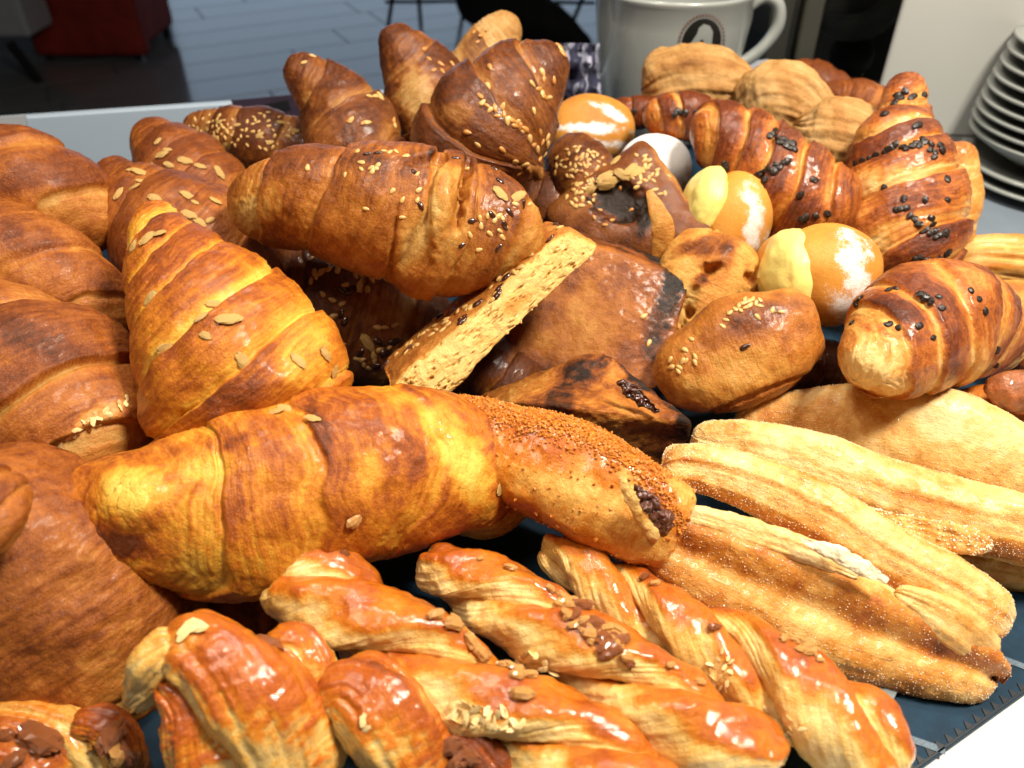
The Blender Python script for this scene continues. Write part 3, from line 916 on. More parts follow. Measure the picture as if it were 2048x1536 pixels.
# long sesame roll
s = tube([(1320, 775, .40, 50), (1380, 745, .40, 86), (1480, 705, .402, 110), (1580, 665, .405, 92), (1640, 655, .408, 50)], 210, 150, hr=.85, cap=(.8, .7), capp=(2.4, 2.8), sec=2.7)
lumpy(s, .005, 22, 27, 3)
lumpy(s, .0009, 150, 28, 3)
s.bake = .42 + .25 * s.n[:, 2] * .6 + .22 * fbm(s.v * 36, 4, 29) + .1 * fbm(s.v * 170, 3, 30)
s.patch(1500, 640, 130, 36, .2, rot=-.4)
s.patch(1470, 745, 130, 50, -.22, rot=-.4, ragged=.5)
s.dent(1500, 795, 150, 5, .004, rot=-.38)
s.patch(1500, 800, 150, 8, .2, rot=-.38)
s.patch(1620, 680, 40, 60, -.06)
s.obj('sesame_roll', M['loaf'])
tag(s.o, 'plump oblong brown roll with sesame on its back edge, under the cream bun', 'roll', G_SAV)
put(s, 'sesame_seed', [(1478, 610), (1488, 606), (1498, 602), (1505, 598), (1470, 618), (1492, 615), (1512, 606), (1520, 612), (1545, 620), (1562, 624), (1515, 634), (1445, 652), (1382, 678), (1370, 700), (1372, 722), (1356, 742), (1358, 735), (1342, 735), (1390, 714), (1365, 723), (1490, 598), (1500, 610), (1480, 620), (1460, 625), (1520, 600), (1390, 725), (1340, 720), (1452, 640)], 8)
put(s, 'flax_seed', [(1490, 694, 25, 11), (1520, 604, -10, 6)], 10)

# burnt open-edged pastry
A, B = W(945, 796, y=.395), W(1205, 688, y=.405)
C_, D = W(1400, 845, y=.345), W(1130, 808, y=.335)
s = pillow([A, B, C_, D], .046, n=130, nz=50, e=12, bulge=.08, down=np.array([.05, .12, -1]))
lumpy(s, .003, 30, 33, 3)
lumpy(s, .0010, 170, 34, 3)
s.bake = .64 + .24 * fbm(s.v * 55, 4, 35) + .16 * fbm(s.v * 220, 3, 36)
s.patch(1300, 770, 130, 18, .42, rot=.68, ragged=.4)
s.patch(1170, 740, 60, 40, .30, ragged=.4)
s.patch(1120, 800, 30, 50, .26)
s.patch(1060, 775, 90, 20, -.14, rot=-.3)
s.patch(1370, 860, 24, 50, .3)
s.patch(1220, 860, 90, 40, -.20, rot=.35)
s.patch(1270, 820, 110, 20, -.16, rot=.5)
s.obj('burnt_pastry', M['crumb'])
tag(s.o, 'scorched box-shaped pastry with black jam oozing from its open side', 'pastry', G_SAV)
s.dent(1290, 800, 80, 16, .006, rot=.66)
s.patch(1100, 745, 150, 12, .30, rot=-.40, ragged=.4)
s.patch(1310, 775, 120, 14, .34, rot=.68, ragged=.5)
s.patch(1245, 775, 60, 20, .3, rot=.6, ragged=.5)
t = tube([(1236, 766, .350, 7), (1270, 788, .345, 15), (1300, 812, .342, 11), (1318, 824, .341, 5)], 90, 50, hr=.35)
lumpy(t, .005, 190, 3)
t.obj('jam', M['jam'], s.o)
put(s, 'toasted_sesame_seed', [(1125, 718), (1055, 742), (1040, 742), (1085, 740), (1230, 708), (1195, 697)], 7)

# crumb topped roll
s = tube([(880, 846, .330, 60), (960, 880, .318, 88), (1080, 928, .300, 104), (1210, 990, .283, 106), (1300, 1035, .273, 96), (1356, 1062, .268, 80)], 230, 150, hr=.85, cap=(.6, .3), capp=(2.6, 3.6), sec=2.6)
lumpy(s, .005, 22, 41, 3)
lumpy(s, .0008, 170, 42, 3)
s.bake = .44 + .24 * fbm(s.v * 34, 4, 43) + .1 * fbm(s.v * 170, 3, 44)
s.patch(1050, 900, 110, 34, .16, rot=.4)
s.patch(1160, 1000, 160, 50, -.10, rot=.35)
s.patch(1240, 920, 60, 40, -.10)
s.patch(1265, 960, 30, 60, -.35, rot=-.3)
s.patch(1330, 1070, 40, 44, -.10)
X, Y = proj(s.v)
s.bake = s.bake + .34 * np.exp(-((Y - np.interp(X, [865, 960, 1050, 1150, 1250, 1320, 1370], [800, 818, 842, 880, 925, 975, 1060]) - 10) / 34) ** 2)
s.obj('crumb_roll', M['plait'])
tag(s.o, 'orange glazed roll with a crumb-crusted back and meat filling at its open end', 'roll', G_SAV)
X, Y = proj(s.v)
ridge = np.interp(X, [890, 960, 1050, 1150, 1250, 1320, 1370], [812, 820, 832, 858, 905, 960, 1060])
msk = np.exp(-((Y - ridge - 6) / 26) ** 2) * (s.n[:, 2] > .1) + .02
grains(s, 'crumb_topping', M['crumbs'], 5200, .0009, 5, s.o, msk)
t = tube([(1272, 972, .260, 8), (1298, 1005, .258, 15), (1322, 1038, .256, 19), (1342, 1064, .256, 9)], 110, 60, hr=.45)
t.push(.0045 * fbm(t.v * 210, 4, 3, .6))
t.obj('meat_filling', M['meat'], s.o)
t = tube([(1240, 948, .262, 8), (1256, 985, .257, 15), (1280, 1030, .254, 15), (1312, 1078, .252, 8)], 70, 40, hr=.5)
lumpy(t, .003, 90, 6)
t.bake = .12 + .25 * fbm(t.v * 130, 3, 9)
t.obj('open_lip', M['crumb'], s.o)

# ------------------------------------------------------------------ 6  cream buns
def ball(px, py, y, rx, ry, rot=0.0, deep=.95, n=(110, 110)):
    """a round lump: half sizes rx, ry in picture pixels"""
    d = np.array([math.cos(rot), math.sin(rot)]) * rx
    return tube([(px - d[0], py - d[1], y, ry), (px, py, y, ry), (px + d[0], py + d[1], y, ry)], n[0], n[1], hr=deep, cap=(rx / ry, rx / ry), capp=(2.0, 2.0))


def bun(main, label, sugar=(), cream=None, cut=None, seed=1, amt=1.05):
    s = ball(*main)
    lumpy(s, .004, 22, seed, 2)
    s.bake = .50 + .12 * s.n[:, 2] + .20 * fbm(s.v * 26, 3, seed + 1)
    for q in sugar:
        s.patch(*q[:4], amt, rot=q[4] if len(q) > 4 else 0, field='sug', ragged=.45, soft=.8, seed=seed + 3)
    s.obj('cream_bun', M['bun'])
    tag(s.o, label, 'bun', G_BUN)
    if cream:
        c = ball(*cream)
        c.push(.0012 * vnoise(np.stack([c.u * 9, np.cos(c.a) * .6, np.sin(c.a) * .6], 1), seed + 5) + .002 * fbm(c.v * 50, 3, seed + 7))
        c.obj('cream_filling', M['cream'], s.o)
    if cut:
        c = ball(*cut)
        lumpy(c, .003, 30, seed + 9, 2)
        c.bake = .48 + .12 * c.n[:, 2] + .16 * fbm(c.v * 26, 3, seed + 1)
        c.obj('cut_side', M['bun'], s.o)
    return s


bun((1650, 552, .458, 102, 104, .0), 'round cream bun with yellow custard split and thick sugar on its right side', sugar=[(1712, 545, 40, 100, -.2), (1690, 615, 36, 60, -.6)],
    cream=(1578, 556, .461, 56, 98, 0, 1.0), cut=(1572, 562, .474, 66, 94), seed=51)
bun((1462, 440, .545, 72, 94, .25), 'cream bun with custard bulging at its left, sugar streak on the right', sugar=[(1510, 420, 22, 70, -.3), (1505, 470, 20, 40)],
    cream=(1404, 408, .548, 36, 76, .35, 1.0), seed=53)
bun((1312, 335, .64, 78, 66), 'bun buried in white icing sugar behind the folded charred pastry', sugar=[(1330, 320, 90, 70), (1280, 290, 70, 40)], seed=55, amt=1.5)
bun((1182, 262, .71, 86, 66), 'glazed bun with two stripes of icing sugar at the back of the heap', sugar=[(1225, 226, 50, 11, .5), (1180, 256, 80, 12, .05), (1190, 290, 80, 12)], seed=57, amt=1.4)

# ------------------------------------------------------------------ 7  chocolate chip croissants
s = croissant([(1705, 760, .345, 34), (1735, 735, .35, 72), (1790, 695, .37, 112), (1850, 655, .395, 132), (1910, 650, .41, 118), (1975, 680, .42, 80), (2010, 720, .425, 40)],
              [.18, .30, .45, .60, .74, .88], uc=.52, ta=.05, tb=-.06, amp=.07, bulge=.04, pale=.36, pw=.55, base=.50, top=.14, seed=109, nu=260, nv=180)
s.patch(1720, 735, 56, 46, -.45)
s.patch(1800, 620, 90, 24, .22, rot=.2)
s.patch(1960, 740, 30, 60, -.3)
s.patch(1760, 655, 80, 14, .2, rot=.3)
s.obj('chocolate_croissant', M['choc'])
tag(s.o, 'golden chocolate chip croissant with a pale blunt tip pointing down to the camera', 'croissant', G_CHO)
put(s, 'chocolate_chip', [(1778, 580), (1790, 578), (1720, 598), (1712, 608), (1840, 588), (1852, 594), (1862, 604), (1884, 616), (1774, 650), (1780, 648), (1796, 658), (1838, 652), (1866, 676), (1942, 582), (1958, 598), (1970, 622), (1846, 590), (1878, 594), (1993, 700), (1704, 646), (1848, 596), (1992, 730)], 8.5, lift=.2)

s = croissant([(1812, 148, .635, 26), (1812, 180, .625, 40), (1806, 235, .605, 52), (1796, 285, .585, 86), (1800, 350, .565, 108), (1806, 430, .54, 118), (1812, 510, .515, 112), (1818, 580, .50, 84)],
              [.20, .30, .40, .58, .79, .92], uc=1.0, ta=-.05, tb=.07, amp=.09, bulge=.06, pale=.40, pw=.45, base=.62, top=.10, seed=113, nu=290, nv=180, dark=.06)
s.patch(1850, 440, 80, 60, .16)
s.patch(1720, 380, 40, 60, -.3)
s.patch(1780, 350, 100, 22, -.18, rot=-.15)
s.obj('chocolate_croissant', M['choc'])
tag(s.o, 'tall upright croissant with dark chocolate chips in rows, before the stacked plates', 'croissant', G_CHO)
ch = [(1795, 190), (1800, 196), (1792, 202), (1788, 208), (1810, 184), (1822, 196), (1828, 192), (1848, 190), (1770, 228), (1832, 252), (1838, 250), (1712, 328), (1725, 322), (1740, 318), (1752, 312), (1775, 300), (1782, 296), (1770, 306), (1790, 290), (1805, 294), (1812, 298), (1825, 292), (1832, 286), (1840, 292), (1850, 284), (1862, 290), (1845, 278), (1860, 300), (1870, 305), (1868, 314), (1880, 290), (1884, 300), (1768, 376), (1808, 398), (1800, 418), (1792, 420), (1813, 416), (1850, 400), (1895, 400), (1820, 432), (1830, 438), (1838, 448), (1862, 436), (1866, 448), (1855, 458), (1860, 466), (1870, 462), (1880, 470), (1872, 474), (1892, 466), (1848, 465), (1895, 358),
      (1832, 520), (1840, 516), (1852, 522), (1860, 520), (1875, 516), (1885, 520), (1895, 526), (1902, 534), (1908, 540), (1826, 534), (1850, 534), (1895, 505), (1890, 524), (1878, 524)]
put(s, 'chocolate_chip', ch, 8.5, lift=.2)

s = croissant([(1905, 285, .60, 36), (1915, 340, .59, 42), (1912, 420, .57, 46), (1900, 500, .55, 36)], [.3, .7], uc=.5, amp=.05, pale=.2, base=.34, seed=127, nu=90, nv=70)
s.obj('croissant', M['choc'])
tag(s.o, 'pale croissant side peeking out behind the tall chocolate chip croissant', 'croissant', G_CHO)

s = croissant([(1392, 275, .62, 40), (1425, 268, .61, 64), (1500, 310, .585, 84), (1570, 370, .56, 96), (1640, 430, .54, 92), (1690, 470, .53, 60)],
              [.14, .30, .45, .62, .80], uc=.9, ta=-.08, tb=.08, amp=.11, bulge=.06, pale=.42, pw=.42, base=.64, top=.08, seed=131, nu=230, nv=150)
s.patch(1620, 430, 60, 40, .14)
s.obj('chocolate_croissant', M['choc'])
tag(s.o, 'chocolate chip croissant lying aslant behind the custard buns', 'croissant', G_CHO)
put(s, 'chocolate_chip', [(1450, 328), (1452, 334), (1448, 345), (1535, 338), (1545, 342), (1552, 330), (1560, 335), (1525, 345), (1518, 350), (1530, 360), (1512, 355), (1568, 325), (1575, 322), (1550, 345), (1545, 268), (1555, 275), (1562, 285), (1572, 290), (1580, 296), (1590, 300), (1550, 262), (1585, 288), (1540, 272), (1566, 278), (1600, 390), (1605, 438), (1612, 434), (1632, 432), (1655, 428), (1508, 388), (1518, 380), (1525, 378), (1628, 360), (1500, 392), (1558, 284), (1574, 284)], 8.5, lift=.2)

s = croissant([(1290, 235, .68, 30), (1330, 232, .67, 42), (1390, 235, .66, 48), (1440, 255, .65, 40), (1470, 280, .64, 26)], [.2, .4, .7], uc=.9, ta=-.05, tb=.06, amp=.10, bulge=.05, pale=.36, base=.74, seed=137, nu=120, nv=90)
s.obj('chocolate_croissant', M['choc'])
tag(s.o, 'dark chocolate chip croissant just below the ridged pastry under the mug', 'croissant', G_CHO)
put(s, 'chocolate_chip', [(1355, 222), (1362, 226), (1350, 228), (1425, 215), (1432, 220), (1420, 224), (1410, 230), (1370, 225), (1445, 212), (1395, 225)], 8, lift=.3)

s = croissant([(1225, 222, .76, 26), (1260, 225, .75, 32), (1310, 225, .74, 30), (1345, 225, .73, 20)], [.3, .6], uc=.9, amp=.10, pale=.2, base=.84, seed=139, nu=80, nv=60)
s.obj('chocolate_croissant', M['choc'])
tag(s.o, 'very dark pastry end showing between the striped sugar bun and the mug', 'croissant', G_CHO)
put(s, 'chocolate_chip', [(1240, 212), (1268, 222), (1290, 218), (1255, 230)], 7)

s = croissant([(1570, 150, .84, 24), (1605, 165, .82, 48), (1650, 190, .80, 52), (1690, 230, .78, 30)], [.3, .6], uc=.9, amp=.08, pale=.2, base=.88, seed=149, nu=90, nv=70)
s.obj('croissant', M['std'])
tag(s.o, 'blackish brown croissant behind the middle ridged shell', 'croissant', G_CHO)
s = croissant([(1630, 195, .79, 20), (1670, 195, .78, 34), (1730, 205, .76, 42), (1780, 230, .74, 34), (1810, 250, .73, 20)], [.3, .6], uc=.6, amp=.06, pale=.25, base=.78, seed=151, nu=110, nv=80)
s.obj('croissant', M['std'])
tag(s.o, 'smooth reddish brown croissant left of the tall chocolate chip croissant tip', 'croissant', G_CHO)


for k, (ct, lb) in enumerate([  # filler croissants added so the gaps between pastries read dark
        ([(1020, 380, .62, 50), (1090, 410, .61, 74), (1180, 440, .59, 60)], 'dark filler croissant added between the largest upright sesame croissant and the charred pastry'),
        ([(1540, 740, .44, 40), (1640, 735, .44, 56), (1780, 790, .42, 50)], 'dark filler croissant added in the gap under the golden chocolate chip croissant tip'),
        ([(530, 460, .54, 40), (580, 500, .535, 60), (640, 560, .52, 50)], 'dark filler croissant added below the blunt left end of the golden split one'),
        ([(900, 690, .44, 50), (980, 740, .43, 70), (1060, 800, .41, 60)], 'dark filler croissant added in the gap below the seeded bread stick')]):
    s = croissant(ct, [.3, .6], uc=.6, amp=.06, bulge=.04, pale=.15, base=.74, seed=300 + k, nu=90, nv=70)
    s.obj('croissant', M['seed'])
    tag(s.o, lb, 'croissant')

# ------------------------------------------------------------------ 8  pale ridged shells
def shell(ctrl, label, seed, ridge=None):
    s = tube(ctrl, 150, 130, hr=.8, cap=(.9, .8), capp=(2.2, 2.2))
    lumpy(s, .005, 25, seed, 3)
    rg = vnoise(np.stack([s.u * 1.2, np.cos(s.a) * 9 + s.u * 5, np.sin(s.a) * 9], 1), seed + 1)
    s.push(.0013 * rg + .0016 * fbm(s.v * 110, 3, seed))
    s.bake = .34 + .12 * rg + .2 * fbm(s.v * 50, 3, seed + 2)
    s.flow = np.stack([s.a * s.r, s.u * s.L, s.u * 0], 1)
    for q in ridge or ():
        s.patch(*q)
    s.obj('pastry_shell', M['shell'])
    tag(s.o, label, 'pastry', G_SHE)
    return s


shell([(1288, 178, .77, 40), (1330, 165, .765, 66), (1400, 165, .755, 74), (1460, 180, .75, 60), (1500, 200, .745, 34)], 'pale ridged pastry shell directly below the round mug emblem', 161, [(1400, 130, 90, 20, .2)])
shell([(1470, 215, .72, 40), (1510, 205, .715, 62), (1560, 200, .70, 74), (1600, 220, .69, 62), (1630, 260, .68, 36)], 'pale peaked pastry shell between the other two, before the dark pillar', 163, [(1570, 165, 20, 60, .16, -.4), (1500, 190, 40, 50, -.1)])
shell([(1590, 250, .66, 40), (1625, 265, .65, 70), (1675, 280, .635, 84), (1725, 300, .625, 66), (1748, 325, .62, 36)], 'pale creased pastry shell touching the tall chocolate chip croissant', 165, [(1680, 240, 16, 70, .14, -.2), (1620, 270, 40, 60, -.12)])

# ------------------------------------------------------------------ 9  pastries at the right edge
s = tube([(1880, 555, .545, 46), (1950, 535, .54, 56), (2050, 540, .535, 58), (2160, 560, .53, 40)], 130, 110, hr=.8)
lumpy(s, .004, 25, 171, 3)
rg = vnoise(np.stack([s.u * 2, np.cos(s.a) * 7, np.sin(s.a) * 7], 1), 172)
s.push(.0028 * rg)
s.bake = .42 + .16 * rg + .2 * fbm(s.v * 60, 3, 173)
s.obj('ridged_pastry', M['sugar'])
tag(s.o, 'pale ribbed pastry at the right edge below the counter top', 'pastry')
s = tube([(1930, 605, .49, 34), (1990, 605, .485, 46), (2080, 620, .48, 46), (2160, 640, .475, 30)], 120, 90, hr=.8)
lumpy(s, .006, 25, 174, 3)
s.bake = .36 + .25 * fbm(s.v * 40, 4, 175) + .15 * s.n[:, 2]
s.patch(2020, 575, 60, 14, .22)
s.obj('puff_finger', M['sugar'])
tag(s.o, 'smooth golden puff at the right edge, between the ribbed and the reddish pastry', 'pastry')
s = croissant([(1985, 720, .45, 50), (2040, 700, .45, 64), (2120, 700, .45, 60), (2200, 710, .45, 40)], [.3, .6], uc=.9, amp=.06, pale=.15, base=.72, seed=177, nu=100, nv=80)
s.obj('croissant', M['choc'])
tag(s.o, 'reddish brown croissant cut by the right edge, above the hazelnut pastry', 'croissant')
s = tube([(1895, 800, .385, 22), (1960, 815, .38, 50), (2060, 850, .37, 64), (2170, 880, .36, 50)], 140, 100, hr=.7)
lumpy(s, .005, 28, 181, 3)
s.bake = .62 + .2 * fbm(s.v * 50, 4, 182) + .1 * fbm(s.v * 200, 3, 183)
s.patch(1990, 845, 60, 24, -.2)
s.obj('nut_pastry', M['plait'])
tag(s.o, 'shiny brown pastry topped with a whole nut at the right edge', 'pastry')
t = tube([(1970, 790, .362, 22), (2010, 782, .362, 38), (2055, 785, .362, 40), (2090, 790, .362, 22)], 60, 50, hr=.9)
lumpy(t, .003, 70, 184, 3)
t.obj('nut', M['pecan'], s.o)

# ------------------------------------------------------------------ 10  sugared puff pastries on the mat
def leaf(ctrl, seed, name, par=None, lam=1.0, hr=.5, base=.34, topb=.0, cap=(.8, .8), patches=(), sec=2.6, roll=0.0, nu=240, nv=120, edge=None):
    s = tube(ctrl, nu, nv, hr=hr, cap=cap, capp=(2.3, 2.3), sec=sec, roll=roll)
    lumpy(s, .0022, 24, seed, 3)
    rg = vnoise(np.stack([s.u * 1.2, np.cos(s.a) * 6, np.sin(s.a) * 6], 1), seed + 1)
    rg2 = vnoise(np.stack([s.u * 5, np.cos(s.a) * 15, np.sin(s.a) * 15], 1), seed + 2)
    s.push(lam * (.0004 * rg + .0002 * rg2) + .0009 * fbm(s.v * 170, 4, seed + 3, .65))
    s.bake = base + topb * s.n[:, 2] + .03 * rg * lam + .02 * rg2 * lam + .30 * fbm(s.v * 34, 4, seed + 4, .6) + .16 * fbm(s.v * 130, 3, seed + 9, .6) + .08 * fbm(s.v * 260, 2, seed + 5)
    for q in patches:
        s.patch(*q)
    s.flow = np.stack([s.a * s.r, s.u * s.L * 2, s.u * 0], 1)
    return s


def band(s, lo, hi, amt, soft=14, rag=9, seed=1):
    """browner / paler strip running along the leaf between two angles of its section (degrees: 0 low, 90 facing, 180 high)"""
    d = np.degrees(s.a) + rag * 2 * fbm(s.v * 55, 3, seed)
    s.bake = s.bake + amt * sstep(lo - soft, lo + soft, d) * (1 - sstep(hi - soft, hi + soft, d))
    return s


e = empty('sugared_puff', W(1650, 1240, y=.235), 'long open sugared puff nearest the camera, cream in its slit, on the blue mat', 'pastry', G_SUG)
s = leaf([(1285, 1060, .272, 60), (1400, 1115, .262, 90), (1600, 1208, .245, 112), (1800, 1287, .228, 94), (1930, 1332, .218, 70), (1992, 1358, .214, 46)], 191, 'lower_leaf', hr=.70, base=.40, cap=(.6, .9))
band(s, 95, 140, .24, seed=2)
band(s, 145, 200, -.26, seed=3)
band(s, 0, 45, .14, seed=4)
s.push(.0035 * np.exp(-((np.degrees(s.a) - 120) / 16) ** 2) - .003 * np.exp(-((np.degrees(s.a) - 90) / 14) ** 2))
s.patch(1890, 1300, 60, 20, .12)
s.obj('lower_leaf', M['sugar'], e)
grains(s, 'sugar_crystals', M['sugar_grain'], 7000, .00028, 3, s.o)
s = leaf([(1325, 930, .300, 40), (1400, 938, .300, 48), (1490, 962, .294, 54), (1625, 1022, .278, 64), (1780, 1118, .258, 68), (1900, 1184, .245, 70), (1985, 1232, .235, 58), (2024, 1252, .23, 36)], 197, 'upper_leaf', hr=.9, base=.25, cap=(.8, .8),
         patches=[(1380, 910, 60, 20, .24, .2), (1990, 1215, 40, 40, .16)])
band(s, 20, 66, .36, seed=5)  # browner low side: its shade is put into the crust colour
band(s, 100, 112, .16, soft=6, seed=6)
band(s, 150, 165, .22, soft=8, seed=7)
s.obj('upper_leaf', M['sugar'], e)
grains(s, 'sugar_crystals', M['sugar_grain'], 7000, .00028, 4, s.o)
s = leaf([(1325, 1018, .272, 18), (1420, 1040, .266, 26), (1520, 1070, .259, 30), (1620, 1106, .251, 28), (1720, 1150, .243, 16)], 199, 'inner_lip', hr=.6, base=.10, nu=170, nv=70)
s.obj('inner_lip', M['sugar'], e)
s = leaf([(1790, 1185, .238, 16), (1850, 1215, .231, 34), (1920, 1258, .223, 46), (1985, 1310, .218, 34)], 211, 'inner_lip', hr=.55, base=.30, nu=120, nv=70, patches=[(1880, 1220, 80, 20, .2, .5)])
s.obj('inner_lip', M['sugar'], e)
c = tube([(1600, 1078, .249, 6), (1660, 1102, .2435, 13), (1725, 1134, .2375, 17), (1778, 1163, .2325, 7)], 120, 60, hr=.28)
c.push(.0022 * fbm(c.v * 120, 4, 212, .6))
c.obj('cream_filling', plain('whipped_cream', (.86, .76, .50), rough=.45, noise_amt=.05, scale=90, bump=.5, sss=.1), e)

# second one behind it
e = empty('sugared_puff', W(1800, 1040, y=.285), 'pale sugared puff with torn orange slit, middle one of the three on the mat', 'pastry', G_SUG)
s = leaf([(1385, 872, .345, 30), (1420, 882, .342, 42), (1500, 896, .336, 56), (1624, 932, .322, 68), (1760, 984, .306, 70), (1900, 1026, .292, 70), (2060, 1066, .278, 66), (2180, 1100, .268, 46)], 221, 'upper_leaf', hr=.9, base=.25,
         patches=[(1450, 855, 60, 20, .22, .1), (1650, 900, 90, 14, .12, .3), (1860, 1005, 160, 10, .16, .3)])
band(s, 20, 70, .34, seed=8)  # shade along the low side painted as a browner strip
band(s, 98, 108, .14, soft=6, seed=9)
s.obj('upper_leaf', M['sugar'], e)
grains(s, 'sugar_crystals', M['sugar_grain'], 7000, .00028, 5, s.o)
s = leaf([(1560, 975, .324, 24), (1660, 1022, .312, 38), (1800, 1072, .297, 48), (1960, 1112, .285, 54), (2130, 1150, .273, 48)], 227, 'lower_leaf', hr=.8, base=.42)
band(s, 100, 150, .14, seed=10)
s.obj('lower_leaf', M['sugar'], e)
s = leaf([(1690, 1012, .285, 10), (1770, 1040, .276, 22), (1890, 1072, .264, 26), (1985, 1090, .257, 12)], 229, 'torn_flap', hr=.35, base=.40, nu=120, nv=60)
s.push(.003 * fbm(s.v * 120, 3, 230))
s.obj('torn_flap', M['sugar'], e)
grains(s, 'sugar_crystals', M['sugar_grain'], 900, .0005, 6, s.o)

# third: turnover
s = leaf([(1470, 850, .375, 40), (1580, 850, .372, 70), (1730, 865, .362, 96), (1880, 890, .348, 112), (2020, 940, .33, 96), (2170, 990, .315, 60)], 233, 'sugared_turnover', lam=.3, hr=.62, base=.27, nu=230, nv=130,
         patches=[(1880, 830, 70, 70, -.2), (1640, 840, 160, 50, .14), (1560, 830, 70, 34, .12), (1950, 920, 90, 60, .05)])  # ridge highlight and the croissant's shade at left painted into the bake
s.obj('sugared_turnover', M['sugar'])
tag(s.o, 'broad pale sugared turnover under the golden chocolate chip croissant', 'pastry', G_SUG)
grains(s, 'sugar_crystals', M['sugar_grain'], 7000, .00028, 7, s.o)


# ------------------------------------------------------------------ 11  glazed pecan plaits
def strand(ctrl, seed, par, hr=.85, base=.28, k=.42, cap=(.8, .8), patches=(), up=(-.1, .35, .92), nu=150, nv=100, pow_=1.0, name='strand', tw=1.2, zm=True):
    if zm:
        ctrl = [(x, y, q, w * 1.12) for x, y, q, w in ctrl]
    s = tube(ctrl, nu, nv, hr=hr, cap=cap, capp=(2.8, 2.8), sec=2.5, roll=.5 if zm else 0, zm=zm)
    lumpy(s, .0045, 30, seed, 3)
    g = np.stack([s.u * 2.0, np.cos(s.a + tw * s.u) * 4, np.sin(s.a + tw * s.u) * 4], 1)
    rg = vnoise(g, seed + 1)
    rg2 = vnoise(g * 2.4, seed + 2)
    s.push(.0009 * rg + .0004 * rg2 + .0007 * fbm(s.v * 200, 3, seed + 3))
    fine_ = vnoise(np.stack([s.u * 3, np.cos(s.a + tw * s.u) * 11, np.sin(s.a + tw * s.u) * 11], 1), seed + 8)
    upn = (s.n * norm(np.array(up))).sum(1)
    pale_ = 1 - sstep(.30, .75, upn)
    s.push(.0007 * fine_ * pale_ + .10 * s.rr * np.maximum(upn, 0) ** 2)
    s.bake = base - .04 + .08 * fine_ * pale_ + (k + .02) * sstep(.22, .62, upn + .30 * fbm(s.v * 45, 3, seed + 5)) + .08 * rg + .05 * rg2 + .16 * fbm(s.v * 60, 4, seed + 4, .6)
    for q in patches:
        s.patch(*q)
    s.flow = np.stack([(s.a + tw * s.u) * s.r, s.u * s.L * 2, s.u * 0], 1)
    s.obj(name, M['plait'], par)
    return s


def rope(spine, turns, phase, hand, seed, par, wide=.70, off=.50, hr=.68, base=.14, k=.54):
    """two flat dough strands wound round each other along the spine; each strand is a part of its own"""
    c = np.array([[*W(x, y, z=z), w * depth(W(x, y, z=z)) / F] for x, y, z, w in spine])
    s_ = np.linspace(0, 1, 60)
    q = catmull(c, s_)
    P, R = q[:, :3], q[:, 3]
    T = norm(np.gradient(P, axis=0))
    S = norm(np.cross(T, norm(CAM - P)))
    D = np.cross(S, T)
    out = []
    for i in (0, 1):
        ph = phase + math.pi * i + hand * 2 * math.pi * turns * s_
        O = np.cos(ph)[:, None] * S + np.sin(ph)[:, None] * D
        fade = np.minimum(1, np.minimum(s_, 1 - s_) / .10) * .7 + .3
        C = P + O * (R * off * fade)[:, None]
        s = tube([], 240, 96, hr=hr, cap=(.8, .8), capp=(2.6, 2.6), sec=3.0, up=O, wp=np.concatenate([C, (R * wide)[:, None]], 1))
        lumpy(s, .0030, 34, seed + i, 3)
        fn = vnoise(np.stack([s.u * 5, np.cos(s.a) * 9, np.sin(s.a) * 9], 1), seed + 8 + i)
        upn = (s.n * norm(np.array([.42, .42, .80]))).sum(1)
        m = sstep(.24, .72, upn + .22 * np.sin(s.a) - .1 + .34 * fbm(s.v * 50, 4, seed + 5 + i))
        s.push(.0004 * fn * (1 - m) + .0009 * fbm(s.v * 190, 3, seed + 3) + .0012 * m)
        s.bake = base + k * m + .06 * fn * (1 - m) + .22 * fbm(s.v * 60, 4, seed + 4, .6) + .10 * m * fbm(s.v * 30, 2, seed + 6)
        s.flow = np.stack([s.a * s.r, s.u * s.L * 2, s.u * 0], 1)
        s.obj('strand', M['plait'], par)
        out.append(s)
    return out


def put2(ss, kind, spots, px, **kw):
    """lay the pieces on whichever strand is in front at each spot"""
    for sp in spots:
        best = None
        for s in ss:
            h = s.hit(sp[0], sp[1])
            if h is not None and (best is None or depth(h[0]) < best[0]):
                best = (depth(h[0]), s)
        if best:
            put(best[1], kind, [sp], px, **kw)


# first twist
e = empty('pecan_twist', W(900, 1330, y=.195), 'pecan twist with a broad folded upper end, leftmost of the three twists', 'pastry', G_PLA)
r = rope([(566, 1165, .046, 88), (660, 1205, .046, 98), (780, 1275, .04, 92), (920, 1370, .036, 92), (1080, 1465, .033, 96), (1230, 1550, .032, 98), (1350, 1620, .03, 92)], 1.35, -.2, 1, 243, e)
put2(r, 'pecan_piece', [(985, 1290, -45, 40), (1035, 1325, -55, 38)], 40, lift=.3, par=e)
put2(r, 'pecan_chunk', [(940, 1285, -70, 24), (958, 1306, -40, 20), (1045, 1392, -30, 30), (905, 1250, 10, 22), (870, 1232, 40, 20)], 24, lift=.3, par=e)
put2(r, 'pecan_piece', [(795, 1150, -50, 20), (780, 1118, 0, 16), (690, 1106, 10, 11)], 16, lift=.1, par=e)
put2(r, 'pecan_chunk', cluster(985, 1305, 110, 16, 14, 14, .62), 16, lift=.3, par=e)
put2(r, 'crust_flake', cluster(960, 1430, 90, 22, 30, 3, .2), 13, lift=.4, par=e, tilt=.9)
put2(r, 'crust_flake', [(x, y) for x, y in cluster(680, 1345, 90, 14, 12, 8, .45)], 9, lift=.3, par=e, tilt=.9)

